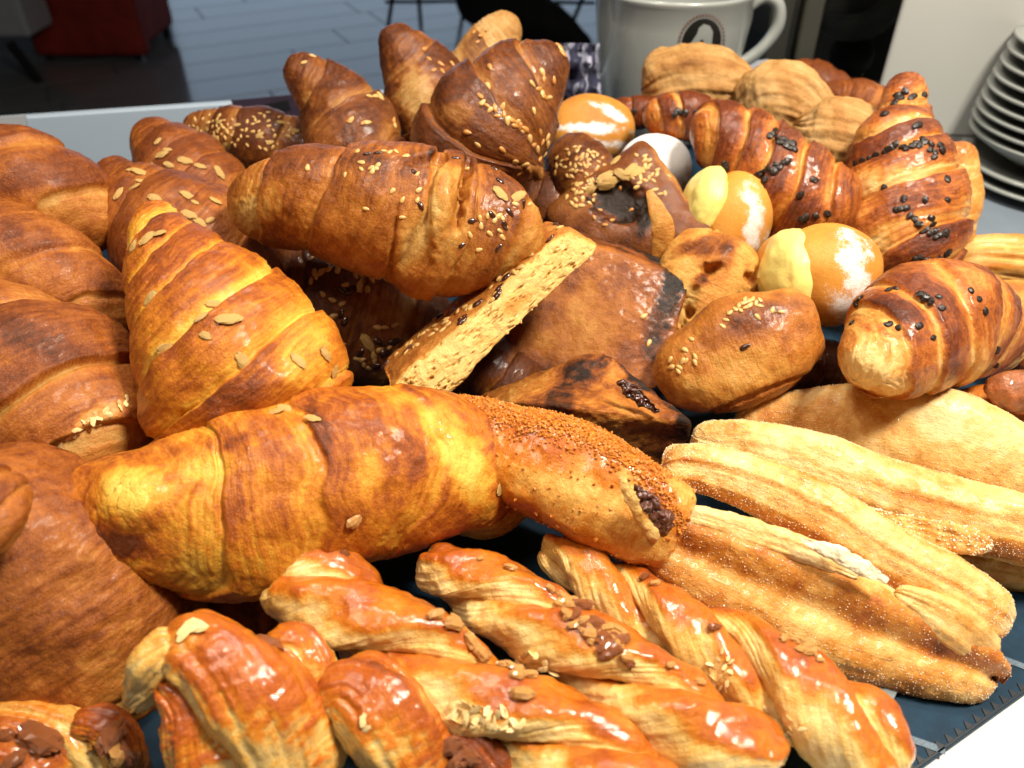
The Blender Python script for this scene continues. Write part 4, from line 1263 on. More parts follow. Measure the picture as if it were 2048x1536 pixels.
# second twist
e = empty('pecan_twist', W(1160, 1300, y=.21), 'cream-sided pecan twist in the middle with nuts along its right side', 'pastry', G_PLA)
r = rope([(846, 1130, .036, 54), (960, 1178, .036, 70), (1090, 1258, .036, 80), (1220, 1345, .036, 88), (1370, 1440, .035, 94), (1550, 1540, .03, 86)], 1.35, .75, 1, 251, e)
put2(r, 'pecan_piece', [(1165, 1215, 40, 24), (1205, 1275, -50, 26), (1245, 1285, 70, 20), (1230, 1300, 10, 20), (1150, 1230, 60, 16), (1190, 1250, -30, 22)], 24, lift=.35, par=e)
put2(r, 'pecan_chunk', [(1140, 1205, 30, 18), (1180, 1270, -20, 20), (1215, 1260, 40, 18), (1235, 1265, -60, 18), (1125, 1195, -60, 14), (1020, 1138, -45, 15), (960, 1118, 30, 9), (1100, 1178, -40, 14), (1400, 1365, 0, 12), (1340, 1330, 20, 10)], 18, lift=.3, par=e)
put2(r, 'pecan_chunk', cluster(1190, 1262, 90, 20, 16, 12, .62), 15, lift=.3, par=e)
put2(r, 'pecan_piece', cluster(1215, 1290, 60, 16, 6, 13, .62), 20, lift=.3, par=e)
put2(r, 'crust_flake', cluster(1075, 1330, 44, 24, 18, 4, .4), 13, lift=.4, par=e, tilt=.9)

# third twist
e = empty('pecan_twist', W(1500, 1330, y=.215), 'golden pecan twist beside the sugared puffs, rightmost of the three twists', 'pastry', G_PLA)
r = rope([(1088, 1098, .028, 45), (1180, 1148, .03, 58), (1300, 1232, .03, 72), (1440, 1306, .031, 86), (1580, 1386, .031, 98), (1710, 1476, .03, 98), (1800, 1550, .024, 70)], 1.6, .2, -1, 261, e, base=.20)
put2(r, 'pecan_piece', [(1428, 1255, 0, 14), (1600, 1285, 0, 14), (1585, 1278, 40, 12), (1290, 1155, 10, 12)], 16, lift=.3, par=e)
put2(r, 'pecan_chunk', [(1620, 1305, 10, 15), (1610, 1295, 60, 13), (1640, 1322, 30, 11), (1310, 1168, 30, 11)], 14, lift=.3, par=e)
put2(r, 'pecan_chunk', cluster(1600, 1290, 70, 12, 8, 15, .5), 11, lift=.3, par=e)
put2(r, 'crust_flake', cluster(1440, 1350, 26, 50, 14, 6, .2) + cluster(1560, 1440, 60, 18, 12, 9, .5), 9, lift=.3, par=e, tilt=.9)

# plump glazed plait
e = empty('pecan_plait', W(560, 1450, y=.165), 'plump shiny orange plait with curved lobes at the bottom edge', 'pastry', G_PLA)
U2 = (-.05, .25, .95)
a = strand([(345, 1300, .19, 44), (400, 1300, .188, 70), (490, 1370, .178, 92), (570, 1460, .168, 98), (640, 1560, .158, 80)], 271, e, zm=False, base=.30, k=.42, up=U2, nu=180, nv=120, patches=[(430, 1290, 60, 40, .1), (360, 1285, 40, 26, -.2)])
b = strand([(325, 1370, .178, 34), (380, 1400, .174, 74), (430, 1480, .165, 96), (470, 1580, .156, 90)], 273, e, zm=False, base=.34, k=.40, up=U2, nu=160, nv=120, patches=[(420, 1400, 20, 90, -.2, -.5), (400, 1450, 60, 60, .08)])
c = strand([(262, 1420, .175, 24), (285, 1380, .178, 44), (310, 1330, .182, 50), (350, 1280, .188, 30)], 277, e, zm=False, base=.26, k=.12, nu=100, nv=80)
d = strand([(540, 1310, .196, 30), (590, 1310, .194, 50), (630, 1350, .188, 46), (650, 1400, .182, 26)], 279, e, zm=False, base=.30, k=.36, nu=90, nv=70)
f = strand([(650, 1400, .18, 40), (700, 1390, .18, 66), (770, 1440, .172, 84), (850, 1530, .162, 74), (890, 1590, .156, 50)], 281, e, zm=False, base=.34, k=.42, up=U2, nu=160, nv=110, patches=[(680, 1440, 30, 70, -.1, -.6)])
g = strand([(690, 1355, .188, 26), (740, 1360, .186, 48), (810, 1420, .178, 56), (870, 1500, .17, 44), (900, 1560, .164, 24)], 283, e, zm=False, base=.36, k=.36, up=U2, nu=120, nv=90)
put(a, 'crust_flake', [(395, 1258, 0, 26), (380, 1262, 30, 22), (372, 1272, 60, 20)], 22, lift=.4, par=e, tilt=.4)
put(f, 'crust_flake', [(728, 1440, 80, 16), (735, 1455, 30, 10)], 14, lift=.5, par=e)
put(g, 'crust_flake', [(790, 1400, 30, 10), (845, 1482, 10, 8)], 10, lift=.5, par=e)
put(d, 'pecan_piece', [(548, 1290, -10, 36), (530, 1300, 10, 26)], 30, lift=.4, par=e)
t = strand([(880, 1480, .168, 24), (920, 1500, .165, 40), (970, 1530, .161, 38), (1010, 1560, .158, 20)], 285, e, zm=False, base=.9, k=.1, nu=70, nv=60)
put(t, 'pecan_piece', [(905, 1490, 20, 34), (940, 1510, -20, 34), (920, 1525, 40, 28)], 30, lift=.4, par=e)

# corner nut swirl
e = empty('nut_swirl', W(110, 1500, y=.165), 'round nut swirl with whole pecans in the bottom left corner', 'pastry', G_PLA)
a = strand([(-90, 1450, .185, 30), (0, 1437, .183, 34), (110, 1450, .181, 40), (185, 1500, .174, 42), (225, 1570, .166, 36)], 291, e, zm=False, base=.18, k=.30, nu=150, nv=70, hr=.9)
b = strand([(-80, 1520, .172, 50), (20, 1500, .172, 70), (110, 1530, .168, 66), (160, 1590, .162, 40)], 293, e, zm=False, base=.46, k=.30, nu=120, nv=80)
c = strand([(150, 1450, .178, 24), (200, 1450, .178, 44), (245, 1490, .174, 44), (265, 1560, .168, 34)], 295, e, zm=False, base=.52, k=.36, nu=100, nv=70)
put(b, 'pecan_piece', [(82, 1482, -30, 46), (30, 1520, 40, 26), (12, 1470, 10, 24)], 40, lift=.3, par=e)
put(c, 'pecan_piece', [(226, 1472, 60, 34), (255, 1500, -60, 26)], 30, lift=.35, par=e)
put(c, 'pecan_chunk', [(222, 1500, 80, 22), (242, 1510, 60, 26), (230, 1455, 20, 16)], 22, lift=.4, par=e)

# ------------------------------------------------------------------ 12  counter, mat, back ledge
def box_v(x0, x1, y0, y1, z0, z1):
    v = np.array([(x, y, z) for x in (x0, x1) for y in (y0, y1) for z in (z0, z1)], float)
    f = np.array([(0, 1, 3, 2), (4, 6, 7, 5), (0, 4, 5, 1), (2, 3, 7, 6), (0, 2, 6, 4), (1, 5, 7, 3)])
    return v, f


def prism(poly, z0, z1):
    p = np.asarray(poly, float)[:, :2]
    if np.cross(p[1] - p[0], p[2] - p[1]) < 0:
        p = p[::-1]
    return p, z0, z1


def poly_obj(name, poly, z0, z1, mat, parent=None, bev=0.0):
    p, z0, z1 = prism(poly, z0, z1)
    n = len(p)
    vs = [(*q, z0) for q in p] + [(*q, z1) for q in p]
    fs = [tuple(range(n))[::-1], tuple(range(n, 2 * n))] + [(i, (i + 1) % n, n + (i + 1) % n, n + i) for i in range(n)]
    return raw(name, vs, fs, mat, parent, bev)


def raw(name, vs, fs, mat, parent=None, bev=0.0, smooth=False):
    vs = np.asarray(vs, float)
    org = (vs.min(0) + vs.max(0)) / 2
    if parent is None:
        org[2] = vs[:, 2].min()
        loc = org
    else:
        loc = org - np.array(parent['_loc'])
    me = bpy.data.meshes.new(name)
    me.from_pydata([tuple(v - org) for v in vs], [], [tuple(int(i) for i in f) for f in fs])
    if smooth:
        me.polygons.foreach_set('use_smooth', [True] * len(me.polygons))
    me.materials.append(mat)
    me.update()
    o = bpy.data.objects.new(name, me)
    COL.objects.link(o)
    o.location = loc
    o['_loc'] = [float(x) for x in org]
    if parent is not None:
        o.parent = parent
    if bev:
        m = o.modifiers.new('edge', 'BEVEL')
        m.width, m.segments = bev, 3
    return o


def box(name, x0, x1, y0, y1, z0, z1, mat, parent=None, bev=0.0):
    v, f = box_v(x0, x1, y0, y1, z0, z1)
    return raw(name, v, f, mat, parent, bev)


def obox(name, a, b, thick, z0, z1, mat, parent=None, bev=0.0):
    """upright slab from ground point a to b, `thick` deep away from the camera"""
    a, b = np.array(a[:2], float), np.array(b[:2], float)
    d = norm(b - a)
    n = np.array([-d[1], d[0]])
    return poly_obj(name, [a, b, b + n * thick, a + n * thick], z0, z1, mat, parent, bev)


m_counter = plain('white_counter', (.78, .78, .77), rough=.35, noise_amt=.03, scale=30)
m_grey = plain('grey_counter', (.20, .24, .29), rough=.30, noise_amt=.06, scale=40)
m_ledge = plain('window_tinted_ledge', (.46, .55, .66), rough=.35, noise_amt=.03, scale=12)  # white ledge, the window's blue light put into its base colour

o = box('counter_front', -1.2, 1.2, -.35, .14, -.06, -.006, m_counter)
structure(o)
e0, e1 = W(1842, 1536, z=0), W(2048, 1388, z=0)
dv = norm(e1 - e0)
f0, f1 = e0 - dv * .5, e1 + dv * .5
nv_ = np.array([-dv[1], dv[0], 0])
o = poly_obj('counter_top', [(-1.2, -.4), (1.4, -.4), (1.4, 1.25), (.62, 1.25), (-1.2, .80)], -.03, -.004, m_counter)
bpy.data.objects.remove(bpy.data.objects['counter_front'])
structure(o)
m_mat = plain('navy_mat', (.008, .030, .056), spec=.2, rough=.6, noise_amt=.25, scale=120, bump=.25, bscale=1400)
o = poly_obj('serving_mat', [f0, f1, f1 + nv_ * .9, f0 + nv_ * .9], -.003, 0.0, m_mat)
tag(o, 'dark navy paper mat with a toothed edge under the pastries', 'mat')
mat_o = o
m_tooth = plain('mat_print_black', (.004, .006, .010), rough=.5, noise_amt=.2, scale=100)
m_dots = plain('mat_print_pale', (.10, .14, .18), rough=.6, noise_amt=.5, scale=900)
L_ = np.linalg.norm(f1 - f0)
tl = .0065
for k in range(18, int(L_ / tl) - 20):
    p = f0 + dv * (k * tl) + nv_ * .0016
    raw('tooth', [(*(p + dv * 0)[:2], .0002), (*(p + dv * tl * .62)[:2], .0002), (*(p + dv * tl * .31 + nv_ * .0036)[:2], .0002),
                  (*(p + dv * 0)[:2], .0006), (*(p + dv * tl * .62)[:2], .0006), (*(p + dv * tl * .31 + nv_ * .0036)[:2], .0006)],
        [(0, 2, 1), (3, 4, 5), (0, 1, 4, 3), (1, 2, 5, 4), (2, 0, 3, 5)], m_tooth, mat_o)
obox('border_line', f0 + nv_ * .0006, f1 + nv_ * .0006, .0009, .0002, .0005, m_tooth, mat_o)
for pa, pb in (((1805, 1480), (1890, 1510)), ((1990, 1318), (2075, 1350))):
    a, b = W(*pa, z=0), W(*pb, z=0)
    obox('printed_band', a, b, .0035, .0002, .0005, m_dots, mat_o)
m_paper = plain('liner_paper', (.16, .18, .18), rough=.6, noise_amt=.06, scale=40)  # white paper, its shadow grey put into the base colour
o = poly_obj('paper_liner', [W(1500, 1200, z=.004), W(1838, 1290, z=.004), W(1775, 1425, z=.004), W(1660, 1400, z=.004)], .0034, .0042, m_paper)
tag(o, 'shade-toned white paper liner sheet showing between the right twist and the sugared puff', 'paper')

# grey part of the counter at the right
o = poly_obj('counter_inlay', [W(1885, 560, z=.001), W(2400, 700, z=.001), W(2400, 270, z=.001), W(1790, 285, z=.001)], -.0035, .001, m_grey)
structure(o)

# white ledge at the back left
la, lb = W(-200, 372, z=0.0), W(1180, 235, z=0.0)
la = W(-160, 356, z=0.0)
lb = W(1190, 250, z=0.0)
o = obox('back_ledge', la, lb, .012, -.02, .055, m_ledge, bev=.0015)
structure(o)
m_tag = plain('tag_paper', (.48, .49, .52), rough=.6, noise_amt=.04, scale=40)
m_ink = plain('black_ink', (.01, .01, .012), rough=.5, noise_amt=.2, scale=80)


def on_plane(px, py, p0, n):
    d = ray(px, py)
    t = np.dot(np.asarray(p0) - CAM, n) / np.dot(d, n)
    return CAM + d * t


def plate_on(name, corners_px, p0, n, off, thick, mat, parent=None):
    """flat sheet of real thickness lying on a plane, outlined by the picture points"""
    n = norm(np.asarray(n, float))
    if np.dot(n, CAM - np.asarray(p0)) < 0:
        n = -n
    P = [on_plane(x, y, np.asarray(p0) + n * off, n) for x, y in corners_px]
    k = len(P)
    vs = P + [p + n * thick for p in P]
    fs = [tuple(range(k)), tuple(range(k, 2 * k))[::-1]] + [(i, (i + 1) % k, k + (i + 1) % k, k + i) for i in range(k)]
    o = raw(name, vs, fs, mat, parent)
    import bmesh
    bm = bmesh.new()
    bm.from_mesh(o.data)
    bmesh.ops.recalc_face_normals(bm, faces=bm.faces)
    bm.to_mesh(o.data)
    bm.free()
    return o


ld = norm(lb - la)
ln_ = np.array([ld[1], -ld[0], 0])
o = plate_on('paper_tag', [(-60, 236), (52, 230), (56, 300), (-60, 306)], la, ln_, .001, .001, m_tag)
tag(o, 'small white paper tag with black scribble on the ledge at the left edge', 'tag')
plate_on('handwriting', [(-4, 270), (12, 256), (18, 258), (4, 274)], la, ln_, .0022, .0003, m_ink, o)
plate_on('handwriting', [(36, 258), (41, 254), (43, 258), (38, 262)], la, ln_, .0022, .0003, m_ink, o)
plate_on('handwriting', [(-30, 268), (-6, 262), (-5, 266), (-28, 273)], la, ln_, .0022, .0003, m_ink, o)
m_violet = plain('violet_card', (.045, .030, .050), rough=.4, noise_amt=.2, scale=40)
o = plate_on('menu_card', [(462, 200), (640, 184), (660, 262), (492, 270)], la, ln_, .004, .002, m_violet)
tag(o, 'dark violet card with a printed white cup leaning on the ledge', 'card')
m_cardw = plain('card_print_pale', (.30, .31, .34), rough=.5, noise_amt=.1, scale=60)
plate_on('printed_saucer', [(470, 214), (480, 211), (514, 262), (498, 266)], la, ln_, .0062, .0004, m_cardw, o)
plate_on('printed_saucer', [(512, 240), (560, 224), (570, 236), (530, 256)], la, ln_, .0062, .0004, m_cardw, o)
plate_on('printed_cup', [(505, 214), (575, 200), (582, 218), (512, 234)], la, ln_, .0066, .0004, m_ink, o)

# patterned wrapping paper behind the sesame croissants
m_wrap, nt, b = new_mat('patterned_wrap')
tc = N(nt, 'ShaderNodeTexCoord')
wv = N(nt, 'ShaderNodeTexWave', Scale=16.0, Distortion=14.0, Detail=2.0)
nt.links.new(tc.outputs['Object'], wv.inputs['Vector'])
rp = N(nt, 'ShaderNodeValToRGB')
rp.color_ramp.elements[0].position, rp.color_ramp.elements[1].position = .62, .80
rp.color_ramp.elements[0].color = (.045, .045, .085, 1)
rp.color_ramp.elements[1].color = (.36, .36, .46, 1)
nt.links.new(wv.outputs['Fac'], rp.inputs['Fac'])
nt.links.new(rp.outputs['Color'], b.inputs['Base Color'])
pts = [(1095, 90, .86), (1150, 92, .85), (1185, 120, .83), (1195, 215, .82), (1150, 240, .80), (1095, 190, .83)]
vs = []
for k in range(12):
    for j in range(12):
        x = 1095 + 105 * k / 11
        y = 88 + 150 * j / 11
        p = W(x, y, y=.86 + .02 * math.sin(k * 1.1 + j * .5) - .03 * j / 11 + .012 * math.sin(j * 1.7))
        vs.append(p)
fs = [(k * 12 + j, k * 12 + j + 1, (k + 1) * 12 + j + 1, (k + 1) * 12 + j) for k in range(11) for j in range(11)]
o = raw('wrapping_paper', vs, fs, m_wrap, smooth=True)
o.modifiers.new('sheet', 'SOLIDIFY').thickness = .0012
tag(o, 'crumpled dark violet paper with white pattern beside the mug', 'paper')

# ------------------------------------------------------------------ 13  big white mug with emblem
m_mug = plain('white_glaze', (.38, .40, .38), rough=.22, noise_amt=.03, scale=10, coat=.3)
mc = W(1338, 100, y=.93)
mcx, mcy = mc[0], .93
t_l = on_plane(1183, 60, (0, mcy, 0), np.array([0, 1, 0]))
R0 = (mcx - t_l[0]) * .97
ztop = W(1420, 12, y=mcy - R0)[2]
prof = [(0.0, .0), (.62, 0), (.74, .010), (.83, .04), (.93, .09), (.985, .13), (1.0, ztop - .004), (1.025, ztop - .001), (1.02, ztop + .003), (.985, ztop + .002), (.96, ztop - .01), (.93, .09), (.7, .02), (0.0, .014)]
nseg = 96
vs = []
pr = np.array(prof)
for r_, z_ in pr:
    for j in range(nseg):
        a = 2 * math.pi * j / nseg
        vs.append((mcx + R0 * r_ * math.cos(a), mcy + R0 * r_ * math.sin(a), z_ + .0))
mug = build('giant_mug', np.array(vs), grid_faces(len(pr), nseg), m_mug)
tag(mug, 'oversized white display mug with a round dark emblem, behind the pastry shells', 'mug')
# handle
hp = [(1485, 22, 12), (1530, -6, 13), (1556, 10, 13), (1556, 50, 13), (1530, 90, 12), (1490, 122, 12), (1462, 132, 12)]
h = tube([(x, y, .90, w) for x, y, w in hp], 90, 24, hr=1.4)
build('handle', h.v, h.f, m_mug, mug)


def mug_r(z):
    return R0 * np.interp(z, pr[:8, 1], pr[:8, 0])


def on_mug(px, py, off):
    """point of the mug wall seen at this picture point"""
    d = ray(px, py)
    t = .6
    for _ in range(60):
        p = CAM + d * t
        g = math.hypot(p[0] - mcx, p[1] - mcy) - (mug_r(p[2]) + off)
        if g < 0:
            t -= .004
        t += max(min(g * .6, .02), 0) if g > 0 else 0
    return CAM + d * t


def decal(name, poly, off, mat, center=None):
    c = center or (sum(p[0] for p in poly) / len(poly), sum(p[1] for p in poly) / len(poly))
    rings = []
    for k in range(1, 6):
        rings.append([on_mug(c[0] + (x - c[0]) * k / 5, c[1] + (y - c[1]) * k / 5, off) for x, y in poly])
    n = len(poly)
    vs = [on_mug(*c, off)] + [p for r in rings for p in r]
    fs = [(0, 1 + i, 1 + (i + 1) % n) for i in range(n)]
    for k in range(4):
        b0, b1 = 1 + k * n, 1 + (k + 1) * n
        fs += [(b0 + i, b1 + i, b1 + (i + 1) % n, b0 + (i + 1) % n) for i in range(n)]
    return raw(name, vs, fs, mat, mug, smooth=True)


def oval(cx, cy, rx, ry, rot, n=40):
    return [(cx + rx * math.cos(a) * math.cos(rot) - ry * math.sin(a) * math.sin(rot), cy + rx * math.cos(a) * math.sin(rot) + ry * math.sin(a) * math.cos(rot)) for a in np.linspace(0, 2 * math.pi, n, endpoint=False)]


m_red = plain('emblem_red', (.20, .10, .085), rough=.4, noise_amt=.1, scale=60)
m_emb = plain('emblem_dark', (.012, .012, .010), rough=.4, noise_amt=.2, scale=60)
m_fig = plain('emblem_pale', (.34, .36, .34), rough=.35, noise_amt=.04, scale=60)
EC = (1403, 84)
for k in range(44):
    a = 2 * math.pi * k / 44
    q = oval(*EC, 46, 58, .38, 44)
    q2 = oval(*EC, 41, 52, .38, 44)
    q3 = oval(*EC, 46, 58, .38, 88)
    q4 = oval(*EC, 41, 52, .38, 88)
    decal('emblem_ray', [q4[2 * k], q3[2 * k], q3[(2 * k + 1) % 88], q4[(2 * k + 1) % 88]], .0008, m_red)
decal('emblem_disc', oval(*EC, 38, 48, .38), .0008, m_emb)
decal('emblem_figure', [(1398, 56), (1408, 48), (1420, 52), (1426, 64), (1424, 84), (1420, 104), (1414, 112), (1396, 113), (1380, 108), (1376, 94), (1386, 80), (1394, 68)], .0014, m_fig, center=(1404, 86))
decal('emblem_mark', oval(1400, 90, 5, 12, .5, 16), .0020, m_emb)

# ------------------------------------------------------------------ 14  pillar, dark glass, white box, plates, card
m_pillar = plain('dark_olive_metal', (.030, .029, .022), rough=.35, noise_amt=.15, scale=20)
m_white_box = plain('white_enamel', (.50, .50, .47), rough=.35, noise_amt=.02, scale=8)
pA, pB = W(1520, 215, y=.90), W(1600, 215, y=.92)
o = empty('dark_pillar', (pA[0], .92, 0), 'dark olive metal pillar standing between the mug and the dark glass', 'pillar')
obox('post', (pA[0], .925), (pA[0] + .028, .93), .05, 0, .5, m_pillar, o, bev=.003)
obox('groove_strip', (pA[0] + .0295, .94), (pA[0] + .036, .94), .03, 0, .5, plain('groove_black', (.008, .008, .006), rough=.3), o)
obox('post', (pA[0] + .0375, .93), (pA[0] + .060, .932), .05, 0, .5, plain('olive_trim', (.050, .048, .036), rough=.3), o, bev=.003)
m_glass, nt, b = new_mat('dark_pane')
b.inputs['Base Color'].default_value = (.55, .56, .54, 1)
b.inputs['Roughness'].default_value = .03
b.inputs['Transmission Weight'].default_value = 1.0
b.inputs['IOR'].default_value = 1.12
gx0 = pA[0] + .0605
bxe = W(1758, 190, y=.86)
o = obox('glass_pane', (gx0, .935), (bxe[0] + .04, .935), .004, 0, .5, m_glass)
tag(o, 'upright dark glass pane between the pillar and the white box', 'glass')
# bent and round shapes added behind the pane in place of its reflections
m_dk = plain('dim_black_shape', (.006, .006, .006), rough=.5)
m_gy = plain('dim_grey_shape', (.085, .09, .088), rough=.7, noise_amt=.3, scale=30)
o = obox('back_panel', (gx0 - .06, 1.12), (bxe[0] + .12, 1.12), .01, 0, .6, plain('dark_back_panel', (.016, .016, .014), rough=.5, noise_amt=.3, scale=20))
structure(o)
h = tube([(1640, 42, 1.02, 16), (1690, 56, 1.01, 24), (1735, 50, 1.0, 26), (1775, 20, .99, 26), (1800, -20, .98, 26)], 80, 30)
o = build('grey_reflection_shape', h.v, h.f, m_gy)
tag(o, 'bent grey shape added behind the dark glass as a reflection', 'cloth')
h = tube([(1660, 108, 1.03, 36), (1700, 108, 1.03, 44), (1745, 108, 1.03, 36)], 60, 40)
o = build('black_reflection_shape', h.v, h.f, m_dk)
tag(o, 'round black shape added behind the dark glass as a reflection, under the grey one', 'kettle')
o = obox('grey_post', W(1628, 30, y=1.05), W(1645, 30, y=1.05), .01, 0, .5, m_gy)
tag(o, 'thin grey upright behind the dark glass beside the pillar', 'post')

# white box at the right
ba = W(1757, 185, y=.86)
o = empty('white_machine', (ba[0] + .2, .9, 0), 'big white enamel appliance side behind the stacked plates', 'appliance')
obox('side_panel', (ba[0], .86), (ba[0] + .55, .80), .008, .012, .7, m_white_box, o, bev=.004)
obox('base_strip', (ba[0] + .002, .856), (ba[0] + .55, .796), .01, 0.0, .012, plain('grey_base', (.20, .20, .18), rough=.4), o)
for z in (.020, .027):
    obox('seam', (ba[0] + .03, .8557), (ba[0] + .55, .7992), .004, z, z + .0012, plain('seam_dark', (.10, .10, .09), rough=.5), o)
# white card with dots between mug and pillar
c0 = W(1495, 150, y=.87)
o = plate_on('price_card', [(1430, 130), (1536, 118), (1528, 170), (1440, 190)], (c0[0], .87, 0), np.array([.1, -1, .3]), 0, .0015, plain('card_white', (.44, .46, .52), rough=.6, noise_amt=.03))
tag(o, 'white price card with tiny grey marks beside the mug handle', 'card')
plate_on('printed_mark', [(1483, 125), (1487, 125), (1487, 130), (1483, 130)], (c0[0], .87, 0), np.array([.1, -1, .3]), .0017, .0003, m_ink, o)
plate_on('printed_mark', [(1508, 146), (1516, 145), (1515, 151), (1508, 152)], (c0[0], .87, 0), np.array([.1, -1, .3]), .0017, .0003, m_ink, o)

# plates
m_plate = plain('plate_glaze', (.30, .315, .295), rough=.25, noise_amt=.02, scale=8, coat=.2)
pc = W(2120, 330, z=.02)
pcx, pcy = pc[0], pc[1]


def plate(rad, z, label, deep=.012):
    prof = [(0, .004), (.55, .004), (.60, 0), (.64, .003), (.80, deep * .5), (.985, deep), (1.0, deep + .0015), (.985, deep + .0035), (.80, deep * .5 + .0045), (.62, .0065), (0, .0065)]
    vs = [(pcx + rad * r * math.cos(2 * math.pi * j / 96), pcy + rad * r * math.sin(2 * math.pi * j / 96), z + h) for r, h in prof for j in range(96)]
    o = build('plate', np.array(vs), grid_faces(len(prof), 96), m_plate)
    tag(o, label, 'plate', 'stacked white plates at the right')
    return o


def rad_at(px, py, z):
    p = W(px, py, z=z)
    return math.hypot(p[0] - pcx, p[1] - pcy)


# silhouettes: largest plate at the bottom, then smaller saucers up the stack
def rad_left(px, z):
    """radius whose rim reaches this far left in the picture"""
    lo, hi = .02, .25
    a = np.linspace(0, 2 * math.pi, 180)
    for _ in range(30):
        m = (lo + hi) / 2
        x, _y = proj(np.stack([pcx + m * np.cos(a), pcy + m * np.sin(a), np.full(180, z)], 1))
        if x.min() < px:
            hi = m
        else:
            lo = m
    return lo


stack = [(.002, 1903), (.013, 1916), (.026, 1930), (.040, 1936), (.050, 1942), (.060, 1950), (.070, 1960), (.081, 1972), (.092, 1984), (.104, 1998), (.116, 2012), (.128, 2026)]
ordinal = ['widest plate at the bottom', 'second plate from the bottom', 'deep plate third from the bottom', 'fourth plate up', 'fifth plate up', 'sixth plate up', 'seventh plate up', 'eighth plate up', 'ninth plate up', 'tenth plate up', 'eleventh plate up', 'topmost plate']
for (z, px), nm in zip(stack, ordinal):
    plate(rad_left(px, z + .01), z, nm + ' in the white stack at the right edge', deep=.022 if 'deep' in nm else .010)

# ------------------------------------------------------------------ 15  shop floor and furniture far behind
m_floor, nt, b = new_mat('grey_floor_tile')
tc = N(nt, 'ShaderNodeTexCoord')
nz_ = N(nt, 'ShaderNodeTexNoise', Scale=3.0, Detail=5.0)
nt.links.new(tc.outputs['Object'], nz_.inputs['Vector'])
rp = N(nt, 'ShaderNodeValToRGB')
rp.color_ramp.elements[0].color = (.17, .175, .18, 1)
rp.color_ramp.elements[1].color = (.26, .27, .28, 1)
nt.links.new(nz_.outputs['Fac'], rp.inputs['Fac'])
nt.links.new(rp.outputs['Color'], b.inputs['Base Color'])
b.inputs['Roughness'].default_value = .13
ZF = -.9
o = box('floor', -9, 9, 1.3, 12, ZF - .1, ZF, plain('grout', (.11, .115, .12), rough=.7))
structure(o)
# plank tiles, each one its own slab
tw, tlen, gp = .30, 1.2, .008
ang = math.radians(-62)
tile_mesh = None
ca, sa = math.cos(ang), math.sin(ang)
for i in range(-16, 17):
    for j in range(-5, 7):
        cx, cy = i * tw, (j + (.5 if i % 2 else 0) + .23 * (i % 3)) * tlen
        x, y = cx * ca - cy * sa - .4, cx * sa + cy * ca + 4.4
        if not (2.2 < y < 8.2 and abs(x) < .75 * (y + .6)):
            continue
        if tile_mesh is None:
            v, f = box_v(-(tw - gp) / 2, (tw - gp) / 2, -(tlen - gp) / 2, (tlen - gp) / 2, 0, .006)
            tile_mesh = bpy.data.meshes.new('tile')
            tile_mesh.from_pydata([tuple(q) for q in v], [], f.tolist())
            tile_mesh.materials.append(m_floor)
        t = bpy.data.objects.new('tile', tile_mesh)
        COL.objects.link(t)
        t.parent = bpy.data.objects['floor']
        fl = np.array(bpy.data.objects['floor']['_loc'])
        t.location = np.array([x, y, ZF + .0005]) - fl
        t.rotation_euler = (0, 0, ang)

m_chair = plain('red_upholstery', (.30, .022, .010), rough=.7, noise_amt=.35, scale=9, bump=.2)
m_leg = plain('black_metal', (.010, .010, .010), rough=.4)
c0 = W(182, 114, z=ZF + .03)
o = empty('red_chair', (c0[0], c0[1], ZF), 'dark red upholstered chair on the shop floor at the top left', 'chair')
w2 = 112 * depth(c0) / F
yb = c0[1]
back = box('backrest', c0[0] - w2, c0[0] + w2, yb, yb + .10, ZF + .03, ZF + .98, m_chair, o, bev=.03)
box('seat', c0[0] - w2 * .94, c0[0] + w2 * .94, yb + .101, yb + .52, ZF + .06, ZF + .46, m_chair, o, bev=.03)
for sx in (-1, 1):
    for yy in (yb + .03, yb + .46):
        box('leg', c0[0] + sx * w2 * .8 - .018, c0[0] + sx * w2 * .8 + .018, yy, yy + .036, ZF + .001, ZF + (.029 if yy < yb + .1 else .059), m_leg, o)
# white bag / cabinet left of the chair
p = W(20, 76, z=ZF + .2)
o = empty('pale_stool', (p[0], p[1], ZF), 'pale grey stool with splayed black legs left of the red chair', 'stool')
box('seat', p[0] - .25, p[0] + .10, p[1], p[1] + .25, ZF + .20, ZF + .60, plain('pale_grey_paint', (.45, .47, .50), rough=.5), o, bev=.02)


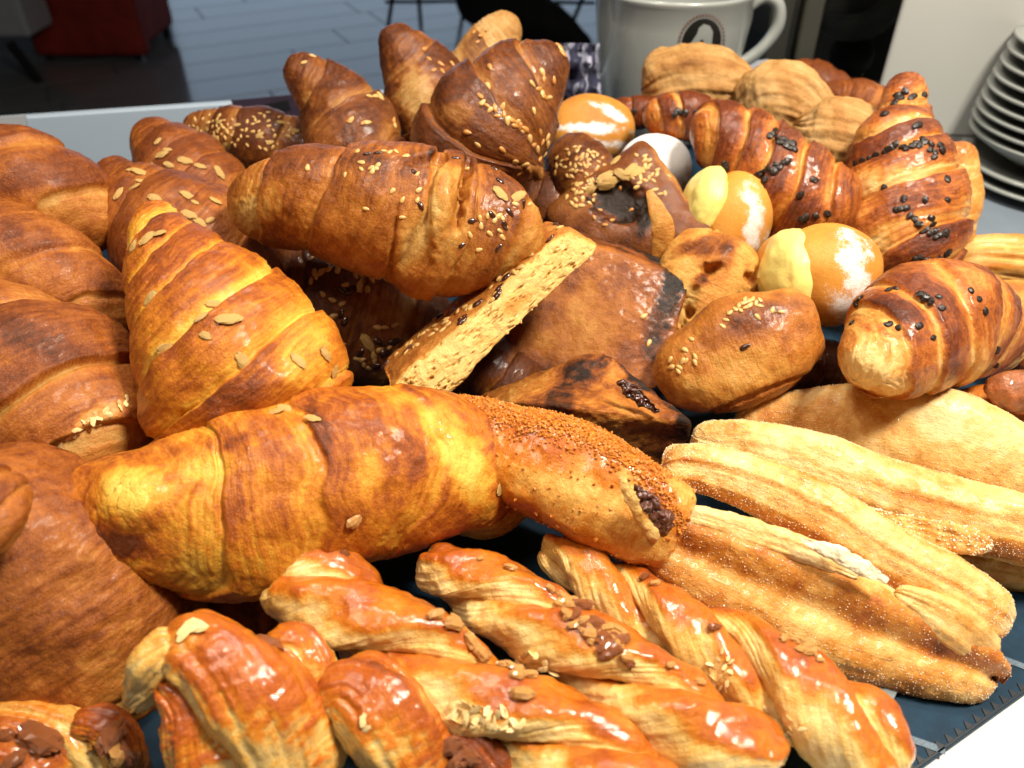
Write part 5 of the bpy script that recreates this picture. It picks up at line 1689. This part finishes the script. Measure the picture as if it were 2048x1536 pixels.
def bar(name, a, b, r, mat, parent):
    a, b = np.asarray(a, float), np.asarray(b, float)
    t = norm(b - a)
    u_ = norm(np.cross(t, [.3, .2, 1.0]))
    w_ = np.cross(t, u_)
    n = 10
    vs = [p_ + r * (math.cos(2 * math.pi * k / n) * u_ + math.sin(2 * math.pi * k / n) * w_) for p_ in (a, b) for k in range(n)]
    fs = [(k, (k + 1) % n, n + (k + 1) % n, n + k) for k in range(n)] + [tuple(range(n))[::-1], tuple(range(n, 2 * n))]
    return raw(name, vs, fs, mat, parent, smooth=False)


bar('leg', W(18, 84, z=ZF + .20), W(78, 162, z=ZF + .01), .022, m_leg, o)
bar('leg', W(-40, 84, z=ZF + .20), W(-90, 160, z=ZF + .01), .022, m_leg, o)
bar('leg', W(-60, 60, z=ZF + .25), W(-80, 70, z=ZF + .01), .022, m_leg, o)

# wire chair and dark bag behind the upright croissants
p = W(810, 60, z=ZF)
o = empty('wire_chair', (p[0], p[1], ZF), 'thin black wire-legged chair on the floor behind the upright croissants', 'chair')
for (a, b_) in (((790, -40), (775, 62)), ((835, -40), (842, 56)), ((905, -50), (925, 30)), ((1090, -40), (1075, 60)), ((1180, -40), (1135, 70))):
    bar('leg', W(*a, y=W(*b_, z=ZF + .01)[1] - .02), W(*b_, z=ZF + .01), .012, m_leg, o)
bar('stretcher', W(770, 4, z=ZF + .16), W(935, 2, z=ZF + .16), .010, m_leg, o)
bar('stretcher', W(935, 2, z=ZF + .16), W(1190, 6, z=ZF + .16), .010, m_leg, o)
p0, p1 = W(930, 50, z=ZF), W(1175, 100, z=ZF)
h = tube([(930, -30, 4.6, 46), (1000, 10, 4.4, 58), (1080, 45, 4.2, 44), (1150, 78, 4.05, 26), (1180, 92, 4.0, 14)], 90, 40, hr=.8)
lumpy(h, .03, 4, 5)
o = build('black_bag', h.v, h.f, plain('black_fabric', (.006, .006, .006), rough=.8))
tag(o, 'slumped black bag lying on the floor left of the mug', 'bag')
# far wall with the shop window side
o = box('wall', -9, 9, 11.9, 12, ZF, 2.4, plain('dim_wall', (.10, .10, .10), rough=.8))
structure(o)
